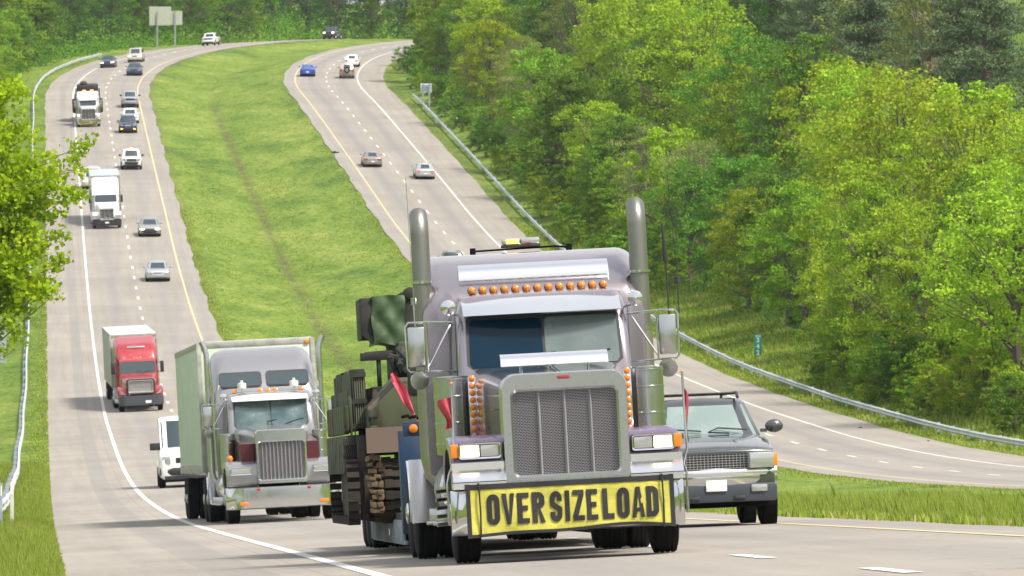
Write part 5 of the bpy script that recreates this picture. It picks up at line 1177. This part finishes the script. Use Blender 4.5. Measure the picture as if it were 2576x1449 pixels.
m = MB(); m.tube([(-1.34, 4.3, 2.62), (-1.345, 4.3, 2.9)], .012, 6); m.tube([(-1.345, 4.3, 2.86), (-1.345, 4.3, 2.94)], .03, 8); m.tube([(-1.345, 4.3, 2.94), (-1.36, 4.3, 4.28)], .0035, 5); m.build('aerial', M_STS, hero)
m = MB(); m.tube([(1.42, 3.25, 2.16), (1.41, 3.25, 3.2)], .010, 6); m.tube([(1.41, 3.25, 3.15), (1.405, 3.25, 3.2), (1.39, 3.25, 3.60)], [.01, .028, .010], 8); m.tube([(1.43, 3.25, 2.2), (1.43, 3.25, 2.45)], .022, 8); m.build('aerial', M_BLK, hero)
m = MB(); m.tube([(1.53, 3.3, 2.6), (1.53, 3.3, 2.95)], .007, 5); m.tube([(1.53, 3.3, 2.92), (1.53, 3.3, 3.0)], .032, 8); m.tube([(1.53, 3.3, 3.0), (1.48, 3.3, 4.15)], .0035, 5); m.build('aerial', M_BLK, hero)
# hydraulic couplings under the left step
m = MB()
for k in range(5): m.tube([(-1.16, 2.5, .42 + .09 * k), (-1.30, 2.45, .41 + .09 * k)], .022, 7)
m.build('couplings', M_STS, hero)
bn = banner(.325, 1.075, .315, .80, 'large yellow OVER SIZE LOAD banner strapped across the bumper of the lilac truck', [('OVER', -.89, -.275), ('SIZE', -.22, .29), ('LOAD', .335, .93)])
bn.matrix_world = hero_m.copy()

# ---- lowboy trailer behind it
M_TBLU = mat('trailer_blue', (.008, .036, .09), .5, .1, dirt=.55, dscale=4, dcol=(.05, .05, .05)); M_DECK = mat('deck_steel', (.055, .06, .065), .6, .4, dirt=.5, dscale=3)
lbx = empty('lowboy_trailer', 'blue gooseneck lowboy trailer with ribbed deck sides carrying the army vehicle', 'trailer')
m = MB(); m.b2(-1.28, 1.28, 9.4, 9.6, 1.42, 1.60); m.b2(-.5, .5, 7.2, 11, 1.25, 1.42); m.b2(-1.28, -1.0, 10.6, 10.9, .45, 1.5); m.b2(1.0, 1.28, 10.6, 10.9, .45, 1.5); m.b2(-1.27, 1.27, 10.9, 11.2, .25, 1.3); m.build('gooseneck', M_TBLU, lbx, bevel=.015)
m = MB(); m.b2(-1.24, 1.24, 11.2, 20.0, .40, .50); m.b2(-.5, .5, 11.2, 20, .2, .40); m.b2(-1.24, 1.24, 20.0, 24.6, .95, 1.08); m.build('deck', M_DECK, lbx, bevel=.01)
for s in (-1, 1):
    m = MB(); y = 11.4
    while y < 20: m.b2(s * 1.27, s * 1.22, y, y + .16, .14, .42); y += .42
    m.b2(s * 1.25, s * 1.20, 11.2, 20, .12, .17); m.build('side_ribs', M_GALVD, lbx, bevel=.008)
for s in (-1, 1):
    MB().lathe((s * 1.16, 9.398, 1.51), (0, -1, 0), [(0, .055), (.02, .05), (.035, .02), (.036, .001)], 16).build('marker_lamp', M_AMB, lbx); MB().b2(s * 1.272 - .004, s * 1.272 + .004, 14.5, 14.62, .22, .30).build('marker_lamp', M_AMB, lbx)
    for y in (20.7, 21.9, 23.1): wheel(lbx, s * 1.12, y, .46, .25, s, M_RIM, hub=True, dual=True)
m = MB()
for k in range(26): 
    t = k / 25; c = (-1.25 + 1.1 * t, 9.75 + .1 * math.sin(k), 1.66 - .05 * math.sin(t * math.pi) + .012 * (k % 2)); m.lathe(c, (1, (k % 2) * 1.0, .3), [(-.03, .012), (-.02, .02), (.02, .02), (.03, .012)], 6)
m.build('chain', M_UND, lbx)
place(lbx, HX, HD, True, k=HK + .003)

# ---- tracked armoured vehicle, loaded backwards
def camo():
    m_ = bpy.data.materials.new('camouflage_paint'); m_.use_nodes = True; nt = m_.node_tree; b = nt.nodes['Principled BSDF']; f = noise(nt, .9, 2, dist=.6); f2 = noise(nt, 14, 4)
    c = nd(nt, 'ShaderNodeValToRGB'); c.color_ramp.interpolation = 'CONSTANT'; e = c.color_ramp.elements; e[0].color = (.050, .066, .030, 1); e[1].position = .52; e[1].color = (.016, .017, .015, 1); x = e.new(.62); x.color = (.085, .062, .040, 1); nt.links.new(f, c.inputs[0])
    nt.links.new(mixc(nt, 1.0, c.outputs[0], ramp(nt, f2, [(.3, (.8, .8, .8)), (.7, (1.2, 1.2, 1.15))]), 'MULTIPLY'), b.inputs['Base Color']); b.inputs['Roughness'].default_value = .8; return m_
M_CAMO = camo(); M_OD = mat('olive_drab', (.062, .08, .036), .8, dirt=.4); M_DKG = mat('dark_gunmetal', (.014, .015, .014), .7, dirt=.3); M_PAD = mat('track_steel', (.020, .016, .013), .9, dirt=.6, dcol=(.06, .045, .028))
av = empty('armoured_vehicle', 'camouflaged tracked army vehicle with canvas covered launcher on the blue lowboy', 'armoured vehicle')
Y0 = 13.2; m = MB()
m.loft([[(-1.18, Y0 + .4, 2.2), (1.18, Y0 + .4, 2.2), (1.52, Y0 + .1, 1.88), (1.52, Y0, 1.52), (-1.52, Y0, 1.52), (-1.52, Y0 + .1, 1.88)], [(-1.18, Y0 + .95, 2.25), (1.18, Y0 + .95, 2.25), (1.52, Y0 + .95, 1.9), (1.52, Y0 + .95, 1.5), (-1.52, Y0 + .95, 1.5), (-1.52, Y0 + .95, 1.9)]])
m.b2(-1.42, 1.42, Y0 + .9, Y0 + 5.6, 1.3, 2.15); m.loft([[(-1.42, Y0 + 5.6, z) for z in ()]]) if 0 else None
m.loft([[(-1.42, Y0 + 5.6, 2.15), (1.42, Y0 + 5.6, 2.15), (1.42, Y0 + 5.6, 1.3), (-1.42, Y0 + 5.6, 1.3)], [(-1.3, Y0 + 6.4, 1.6), (1.3, Y0 + 6.4, 1.6), (1.3, Y0 + 6.4, 1.3), (-1.3, Y0 + 6.4, 1.3)]]); m.b2(-.95, .95, Y0 + .2, Y0 + 6.0, .85, 1.5)
m.build('hull', M_CAMO, av, bevel=.02)
m = MB(); m.prism([(-1.47, 1.54), (-.35, 1.54), (-.35, 2.16), (-1.15, 2.16), (-1.47, 1.86)], 1, Y0 - .06, Y0 + .02); m.b2(-1.50, -1.40, Y0 - .11, Y0 - .061, 1.56, 1.66); m.b2(-1.50, -1.40, Y0 - .11, Y0 - .061, 1.76, 1.86); m.build('stowage_door', M_OD, av, bevel=.01)
for s in (-1, 1):
    m = MB(); m.prism(rrect(min(s * .62, s * 1.0), max(s * .62, s * 1.0), 2.02, 2.48, .06), 1, Y0 - .08, Y0 + .22); h = m.build('lamp_box', M_DKG, av, bevel=.01); MB().lathe((s * .80, Y0 - .08, 2.33), (0, -1, 0), [(0, .10), (.05, .095), (.07, .06), (.075, .001)], 16).build('taillight', M_RED, h); MB().lathe((s * .80, Y0 - .08, 2.19), (0, -1, 0), [(0, .07), (.03, .06), (.04, .001)], 12).build('lamp', M_CLR, h)
    # side armour boxes in steps, a skirt with lifting rods, a flange plate behind the track teeth
    m = MB(); sl = MB(); y = Y0 + .8; i = 0
    while y < Y0 + 6.0:
        m.b2(s * 1.50, s * 1.68, y, y + .64, 1.62, 2.38 - .03 * (i % 2)); m.b2(s * 1.682, s * 1.73, y - .08, y + .56, 1.60, 2.12); m.b2(s * 1.732, s * 1.80, y - .14, y + .48, 1.575, 1.93); m.b2(s * 1.58, s * 1.82, y - .2, y + .46, 1.08, 1.56); y += .70; i += 1
    m.build('side_armour', M_CAMO, av, bevel=.015)
    for k in range(6): x = 1.515 + .027 * k; sl.b2(s * x, s * (x + .014), Y0 + .77, Y0 + .799, 1.66, 2.34)
    for k in range(8): x = 1.59 + .028 * k; sl.b2(s * x, s * (x + .014), Y0 + .57, Y0 + .599, 1.10, 1.54)
    sl.build('armour_slats', mat('faded_olive', (.12, .14, .09), .8, dirt=.6, dscale=5), av)
    m = MB()
    for z in (2.28, 1.95, 1.64): m.b2(s * 1.49, s * 1.69, Y0 + .74, Y0 + .768, z, z + .06)
    m.b2(s * 1.57, s * 1.83, Y0 + .53, Y0 + .568, 1.30, 1.33); m.b2(s * 1.57, s * 1.83, Y0 + .53, Y0 + .568, 1.44, 1.47); m.b2(s * 1.70, s * 1.72, Y0 + .54, Y0 + .77, 1.3, 1.66)
    for k in range(8): x = 1.60 + .028 * k; m.tube([(s * x, Y0 + .55, 1.38), (s * (x + .035), Y0 + .50, 1.28)], .012, 5); m.tube([(s * x, Y0 + .55, 1.52), (s * (x + .02), Y0 + .52, 1.43)], .012, 5)
    m.b2(s * 1.66, s * 1.675, Y0 + .54, Y0 + .57, 1.28, 2.3); m.build('armour_bolts', M_DKG, av)
    MB().b2(s * 1.55, s * 1.66, Y0 + .35, Y0 + 6.0, .50, 1.55).build('flange_plate', M_DKG, av, bevel=.01)
    # track and road wheels
    m = MB(); pts = []
    for a in range(0, 181, 15): pts.append((Y0 + .45 - .33 * math.sin(R(a)), .50 + .33 + .33 * -math.cos(R(a)) + .0))
    path = [(Y0 + .45 - .36 * math.sin(R(a)), .86 - .36 * math.cos(R(a))) for a in range(0, 181, 20)] + [(Y0 + 5.6 + .36 * math.sin(R(a)), .86 + .36 * math.cos(R(a))) for a in range(0, 181, 20)]
    P_ = []; n = len(path)
    for i in range(n):
        a, b = Vector((0, *path[i])), Vector((0, *path[(i + 1) % n])); L_ = (b - a).length; k = max(int(L_ / .155), 1)
        for j in range(k): P_.append((a.lerp(b, j / k), (b - a).normalized()))
    for c, t in P_: ang = math.atan2(t.z, t.y); m.box((s * 1.30, c.y, c.z), (.36, .095, .06), (ang, 0, 0)); m.box((s * 1.30, c.y, c.z), (.10, .11, .10), (ang, 0, 0)); m.box((s * 1.74, c.y, c.z), (.15, .085, .10), (ang, 0, .0))
    m.b2(s * 1.24, s * 1.60, Y0 + .5, Y0 + 5.6, .56, 1.18); m.lathe((s * 1.24, Y0 + .45, .86), (s, 0, 0), [(0, .30), (.36, .30)], 18); m.build('track', M_PAD, av)
    for k in range(6): MB().lathe((s * 1.25, Y0 + .75 + k * .88, .84), (s, 0, 0), [(0, .30), (.30, .30), (.31, .24), (.2, .2), (.2, .08), (.3, .07), (.3, .001)], 20).build('road_wheel', M_CAMO, av)
m = MB(); m.prism([(-1.0, Y0 + 2.2), (.9, Y0 + 2.2), (1.1, Y0 + 3.0), (.9, Y0 + 4.4), (-.8, Y0 + 4.4), (-1.1, Y0 + 3.4)], 2, 2.15, 2.72); tr = m.build('turret', M_CAMO, av, bevel=.04)
m = MB(); m.tube([(-1.42, Y0 + 2.5, 2.56), (-.85, Y0 + 2.5, 2.58)], .055, 10); m.b2(-1.48, -.75, Y0 + 2.35, Y0 + 2.45, 2.50, 2.60); m.tube([(-1.25, Y0 + 2.4, 2.5), (-1.25, Y0 + 2.4, 2.1)], .03, 6); m.build('boom', M_DKG, tr, bevel=.005)
# canvas covered launcher
m = MB(); m.b2(-1.44, -1.30, Y0 + 2.6, Y0 + 3.9, 2.78, 3.30); m.prism([(-1.45, 2.83), (-1.45, 3.22), (-1.28, 3.31), (-1.28, 2.70)], 1, Y0 + 2.5, Y0 + 2.62); m.b2(-.92, -.70, Y0 + 2.5, Y0 + 3.9, 2.55, 3.35); m.lathe((-.80, Y0 + 2.46, 3.33), (0, 1, 0), [(0, .08), (.5, .08)], 14); m.build('launcher_frame', M_DKG, tr, bevel=.015)
rows_ = []
for j in range(15):
    v = j / 14
    def fx_(u, v=v): return -1.30 + .42 * u
    rows_.append([(fx_(u) + .012 * math.sin(v * 9), Y0 + 2.50 - .035 * abs(math.sin(4.5 * (u + v))) ** 1.5 - .03 * abs(math.sin(5 * (u - v) + 1)) ** 2 - .02 * math.sin(math.pi * u), 2.70 + .62 * v + .02 * math.sin(u * 7) * (1 - v) - .02 * abs(u - .5)) for u in np.linspace(0, 1, 17)])
back = [[(x, Y0 + 3.8, z) for x, y, z in r] for r in rows_]
m = MB(); m.sheet(rows_); m.sheet([rows_[-1], back[-1]]); m.sheet([rows_[0], back[0]]); m.sheet([[r[0] for r in rows_], [r[0] for r in back]]); m.sheet([[r[-1] for r in rows_], [r[-1] for r in back]]); m.build('canvas_cover', cloth_mat('green_canvas', (.055, .10, .04), (.04, .075, .03), 9), tr, smooth=70)
m = MB()
for k in range(24):
    a = random.uniform(-1.05, -.5); m.tube([(a, Y0 + 1.2 + random.uniform(0, 1.2), 2.2 + random.uniform(0, .3)), (a + random.uniform(-.3, .2), Y0 + 1.4 + random.uniform(0, 1), 2.25 + random.uniform(.05, .38))], random.uniform(.015, .05), 6)
m.build('stowage', M_DKG, av)
place(av, HX, HD, True, k=HK + .003, dz=-.07)
tc = empty('track_pad_stack', 'stack of tan track-pad blocks with a brown sheet on the blue lowboy', 'track pads'); m = MB()  # these blocks stand for tan track pads
for k in range(9):
    for j in range(2): e = random.uniform(-.02, .02); m.box((-1.54 + .085 * j + e, 12.62 + e, .55 + .080 * k), (random.uniform(.055, .085), .4, random.uniform(.04, .07)), (random.uniform(-.1, .1), random.uniform(-.12, .12), random.uniform(-.1, .1)))
m.build('blocks', mat('tan_track_pad', (.125, .08, .038), .85, dirt=.7, dscale=6), tc, bevel=.006); MB().b2(-1.60, -1.12, 12.3, 12.34, 1.25, 1.56).build('sheet', mat('brown_board', (.15, .11, .085), .8, dirt=.3), tc)
place(tc, HX, HD, True, k=HK + .003)
rp = MB()
for k in range(7): rp.tube([(-1.20 + .06 * k, 11.35 + .05 * math.sin(k * 2), .56 + .03 * math.sin(k * 3)), (-1.12 + .06 * k, 11.3, .60 + .02 * math.cos(k)), (-1.05 + .06 * k, 11.4, .56)], .022, 6)
rp.ball((-1.23, 11.3, .56), .045, 8, 6); o = rp.build('rope', mat('tan_rope', (.42, .24, .17), .9), None); tag(o, 'tangle of tan rope with a red end on the front edge of the lowboy deck', 'rope'); place(o, HX, HD, True, k=HK + .003)
def rag(name, pts_, label, w):
    m = MB(); rows_ = []
    for i, p_ in enumerate(pts_):
        t = i / (len(pts_) - 1); ww_ = w * math.sin(math.pi * (.12 + .8 * t)); rows_.append([(p_[0] + u * ww_, p_[1] + .04 * math.sin(u * 6 + i), p_[2] + u * ww_ * .35) for u in np.linspace(-.5, .5, 5)])
    m.sheet(rows_); m.tube([pts_[0], pts_[-1], (pts_[-1][0] + .06, pts_[-1][1], pts_[-1][2] - .12)], .012, 5); o = m.build(name, M_PINK, None, smooth=60); tag(o, label, 'flag'); place(o, HX, HD, True, k=HK + .003)
rag('warning_flag', [(-1.22, 12.9, 2.22), (-1.17, 12.88, 2.12), (-1.10, 12.86, 2.0), (-1.05, 12.85, 1.86), (-.98, 12.85, 1.72)], 'torn pink warning flag hanging on the back of the camouflaged vehicle', .11)
rag('warning_flag', [(-1.70, 13.8, 1.30), (-1.69, 13.75, 1.22), (-1.71, 13.7, 1.14), (-1.73, 13.7, 1.05)], 'small dark pink warning flag low on the side armour of the camouflaged vehicle', .11)

# ---- second silver truck with a box trailer
M_SLV = mat('paint_silver_mauve', (.33, .325, .328), .20, .6, coat=.5, dirt=.15, dscale=2, dcol=(.3, .28, .28)); M_MAR = mat('paint_maroon', (.085, .010, .016), .35, .3, coat=.5)
t2 = tractor(dict(body=M_SLV, gw=.55, gz0=.84, gz1=2.0, gi=.05, gtop=.26, grt=.07, peak=1, bars=11, gmesh=M_MESH, shell=M_CHR, blamps=1, fmark=1, turn=0, hlz=1.13, hlh=.07, hly=.20, fx=1.20, sidecol=M_MAR, cans=dict(x=1.02, r=.17, z=(1.18, 1.95)), visor=dict(w=.84, m=M_WHT), lamps=5, lampw=.74, horns=1, split=1,
                  cowlz=2.12, ww=.80, roofz=2.88, sleeper=dict(w=1.14, z=3.88, r=.36, slope=1.25, win=1), stack=dict(x=1.26, r=.062, z=4.06, curl=1), glass=(M_GLT, M_GLT)), 'silver and maroon long-nosed semi truck with tall sleeper pulling a white box trailer')
d2 = 18500 / 116.0; X2 = (718 - 1288) / 116.0; place(t2, X2, d2, True, k=.10)
tr2 = box_trailer(15.5, mat('trailer_white_grass_tint', (.60, .68, .56), .45, .15, dirt=.25, dscale=1.5, dcol=(.38, .40, .33)), 'grass-tinted white ribbed box trailer behind the silver and maroon truck'); dd = d2 + 6.9; place(tr2, X2 - .10 * 6.9, dd, True, k=.080)  # white trailer, with the green of reflected grass mixed into its colour
# ---- red truck
M_REDP = paint('red', (.36, .014, .026), .15, .35, .15)
t3 = tractor(dict(body=M_REDP, aero=1, gw=.70, gz0=1.02, gz1=1.74, gi=.06, gtop=.08, grt=.1, bars=0, gmesh=M_MESH2, shell=M_CHR, bumper=mat('grey_bumper', (.05, .055, .065), .6), bz=(.34, .88), plate=.38, hlz=1.02, cowlz=1.96, ww=.95, cabw=1.02, yb=2.4, cowly=2.3, roofz=2.85, wz=(2.02, 2.66), rake=.45, split=0, lamps=5, chrome=M_STS,
                  sleeper=dict(w=1.17, z=3.98, r=.3, slope=1.2, vent=1), glass=(M_GLS, M_GLS)), 'red aerodynamic semi truck with chrome grille pulling a white box trailer')
X3, d3 = on_road(357, 1036, True); place(t3, X3, d3, True, k=.095)
tr3 = box_trailer(15.5, mat('trailer_white', (.50, .52, .46), .5, .1, dirt=.2), 'white box trailer with dull white roof behind the red truck', side=mat('roof_white', (.55, .57, .56), .5, dirt=.2)); place(tr3, X3 - .095 * 6.6, d3 + 6.6, True, k=.085)
MB().loft([ring3(rrect(-.80, .80, .98, 1.80, .1, rt=.16), .26), ring3(rrect(-.74, .74, 1.0, 1.78, .08, rt=.14), .115), ring3(rrect(-.70, .70, 1.02, 1.74, .05, rt=.1), .14)], caps=False).build('grille_surround', M_BLK, t3, smooth=40)
# ---- white truck
M_WP = paint('truck_white', (.80, .80, .78), 0, .35, .1)
t4 = tractor(dict(body=M_WP, gw=.60, gz0=.74, gz1=1.70, gi=.06, gtop=.07, grt=.06, bars=2, bumper=M_BLK, bz=(.25, .74), plate=.0, hlz=1.06, hlh=.06, cowlz=2.05, ww=.90, cabw=1.0, roofz=2.80, lamps=5, split=1, plainmir=1, spots=0, shell=M_CHR,
                  sleeper=dict(w=1.16, z=4.0, r=.26, slope=1.2)), 'white semi truck with black bumper and windowless white sleeper roof pulling a grey-roofed trailer')
X4, d4 = on_road(270, 576, True); place(t4, X4, d4, True, k=.075)
tr4 = box_trailer(8.5, mat('trailer_tan', (.42, .42, .38), .5, dirt=.3), 'grey-roofed tan box trailer behind the white semi truck', side=mat('roof_grey', (.38, .42, .47), .5)); place(tr4, X4 - .07 * 6.8, d4 + 6.8, True, k=.07)
# ---- far oversize truck with its load
t5 = tractor(dict(body=M_WP, gw=.72, gz0=.76, gz1=1.92, gi=.05, gtop=.08, outer=M_HL, bars=3, visor=dict(w=.87, m=M_WP), cans=dict(x=1.04, r=.18, z=(1.2, 2.0)), lamps=5, stack=dict(x=1.22, r=.09, z=3.95), sleeper=dict(w=1.14, z=3.45, r=.2, slope=.9, m=M_WP), hw=.86), 'far white and chrome semi truck with yellow bumper banner and a dark load')
X5, d5 = on_road(224, 320, True); place(t5, X5, d5, True, k=.065)
b5 = banner(.20, 1.05, .30, .66, 'small yellow OVERSIZE LOAD banner on the bumper of the far white truck', [('OVERSIZE', -.9, .1), ('LOAD', .2, .9)]); b5.matrix_world = t5.matrix_world.copy()
for s in (-.35, .45): q = MB().b2(s - .17, s + .17, 5.4, 5.6, 3.45, 3.60).build('beacon', M_AML, t5, bevel=.03)
m = MB(); m.b2(-1.25, 1.25, 8.5, 19, .5, .9)
l5 = empty('flatbed_trailer', 'low flatbed trailer behind the far white oversize truck', 'trailer'); m.build('deck', M_DECK, l5)
for s in (-1, 1):
    for y in (16.5, 17.8): wheel(l5, s * 1.13, y, .50, .26, s, M_RIM, hub=True, dual=True)
place(l5, X5, d5, True, k=.065)
ld = empty('armoured_vehicle', 'dark tracked load standing on the trailer of the far white oversize truck', 'armoured vehicle')
MB().b2(-1.35, 1.35, 9.6, 15.6, 1.3, 2.7).build('hull', M_DKG, ld, bevel=.08); MB().b2(-1.62, -1.0, 9.8, 15.4, .92, 2.2).b2(1.0, 1.62, 9.8, 15.4, .92, 2.2).build('track', M_PAD, ld, bevel=.15); MB().b2(-1.1, 1.2, 10.5, 14.0, 2.7, 3.85).build('turret', M_DKG, ld, bevel=.15); MB().ball((-.35, 11.2, 3.95), (.4, .4, .32)).build('hatch', M_DKG, ld)
place(ld, X5, d5, True, k=.065)

# ---- white van behind the silver truck
def white_van(x, y):
    X, d = on_road(x, y, True); r = car(SP('van', ('van_white', (.82, .82, .80), 0), W=1.94, L=5.8, H=2.55, hood=1.22, cowl=1.42, belt=1.40, tail=1.40, ws=.72, wt=1.35, rt=5.6, rb=5.75, roofw=.86, wr=.36, clear=.30, bumper=M_BLK, bz=.58, hl=(.15, .26), hlz=1.0, grille=(.36, .2), grz=.98, mirm=M_BLK, mir=2.0, tlz=1.3), 'tall white delivery van half hidden behind the grass-tinted white trailer', 'van', 'delivery_van')
    place(r, X, d, True); return r
white_van(470, 1226)

# ---- dark SUV beside the oversize truck
M_SUV = mat('paint_suv', (.085, .092, .09), .25, .6, coat=1, dirt=.1, dscale=2); M_VAL = mat('grey_valance', (.045, .055, .07), .5)
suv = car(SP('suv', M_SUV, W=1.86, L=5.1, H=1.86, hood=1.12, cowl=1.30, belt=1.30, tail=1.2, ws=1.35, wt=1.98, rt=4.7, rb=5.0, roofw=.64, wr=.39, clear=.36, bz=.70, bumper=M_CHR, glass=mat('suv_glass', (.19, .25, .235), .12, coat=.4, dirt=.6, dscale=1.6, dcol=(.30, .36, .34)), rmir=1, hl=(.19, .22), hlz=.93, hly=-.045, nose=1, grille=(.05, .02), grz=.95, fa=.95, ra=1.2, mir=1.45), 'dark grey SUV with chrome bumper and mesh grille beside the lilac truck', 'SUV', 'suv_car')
g_ = MB().prism(rrect(-.50, .50, .82, 1.03, .06), 1, -.03, .05).build('grille', mesh_mat('suv_grille', (.5, .5, .5), (.008, .008, .008), .052, .036, .0035, 0), suv, smooth=0)
MB().loft([ring3(rrect(-.50, .50, .82, 1.03, .06), -.035), ring3(rrect(-.53, .53, .79, 1.06, .08), -.035), ring3(rrect(-.53, .53, .79, 1.06, .08), .06)], caps=False).build('grille_surround', M_SUV, g_, smooth=40)
for s in (-1, 1): MB().box((s * .855, .065, .93), (.08, .10, .19), (0, 0, s * .6)).build('turn_signal', M_AMB, suv, bevel=.02); MB().box((s * .62, -.055, .53), (.24, .05, .11)).build('fog_lamp', M_CLR, suv, bevel=.03); MB().box((s * .33, -.06, .40), (.16, .05, .06)).build('tow_hook', M_BLK, suv, bevel=.02)
MB().prism(rrect(-.88, .88, .34, .60, .05), 1, -.045, .2).build('valance', M_VAL, suv, bevel=.02); MB().b2(-.15, .15, -.075, -.06, .50, .66).build('number_plate', M_WHT, suv, bevel=.003); MB().b2(-.14, -.13, -.08, -.074, .645, .655).build('plate_screw', M_BLK, suv)
m = MB()
for s in (-1, 1): m.tube([(s * .56, 1.95, 1.86), (s * .56, 2.1, 1.93), (s * .56, 4.3, 1.93), (s * .56, 4.45, 1.86)], .022, 7)
for y in (2.2, 2.7, 3.2, 3.7, 4.2): m.tube([(-.56, y, 1.93), (.56, y, 1.93)], .016, 6)
m.build('roof_rack', M_BLK, suv)
for a, b in ((-.62, -.05), (.05, .62)): MB().tube([(a + .3, 1.27, 1.335), (a, 1.34, 1.36), (a - .0 + .15, 1.42, 1.42), (b, 1.38, 1.38)], .012, 5).build('wiper', M_BLK, suv)
MB().loft([[(x, .03 + .12 * (abs(x) / .86) ** 3 + dy, 1.075 - .02 * (abs(x) / .86) ** 2 + dz) for dy, dz in ((-.03, -.035), (-.035, 0), (0, .03), (.08, .035), (.08, -.035))] for x in np.linspace(-.86, .86, 13)]).build('hood_lip', M_SUV, suv, smooth=60)
MB().loft([[(x, -.055 + .16 * (abs(x) / .9) ** 3 + dy, .77 + dz) for dy, dz in ((-.03, -.05), (-.05, 0), (-.03, .035), (.05, .035), (.05, -.05))] for x in np.linspace(-.90, .90, 13)]).build('bumper_top', M_POL, suv, smooth=60)
XS = (1806 - 1288) / 175.0; place(suv, XS, 18500 / 175.0, True, k=.07)
# ---------------------------------------------------------------- air between here and the far wood
def haze():
    b = MB().b2(-950, 1050, -90, 2350, -400, 420); o = b.build('haze', None, None, smooth=0); m = bpy.data.materials.new('haze'); m.use_nodes = True; nt = m.node_tree; nt.nodes.clear(); out = nd(nt, 'ShaderNodeOutputMaterial')
    v = nd(nt, 'ShaderNodeVolumePrincipled'); v.inputs['Color'].default_value = (.90, .95, 1.0, 1); v.inputs['Density'].default_value = 0.00005; v.inputs['Anisotropy'].default_value = .3; nt.links.new(v.outputs[0], out.inputs['Volume'])
    o.data.materials.append(m); o.visible_shadow = True; tag(o, kind='stuff'); tag(o, 'thin pale summer haze softening the far wood', 'haze')
haze()
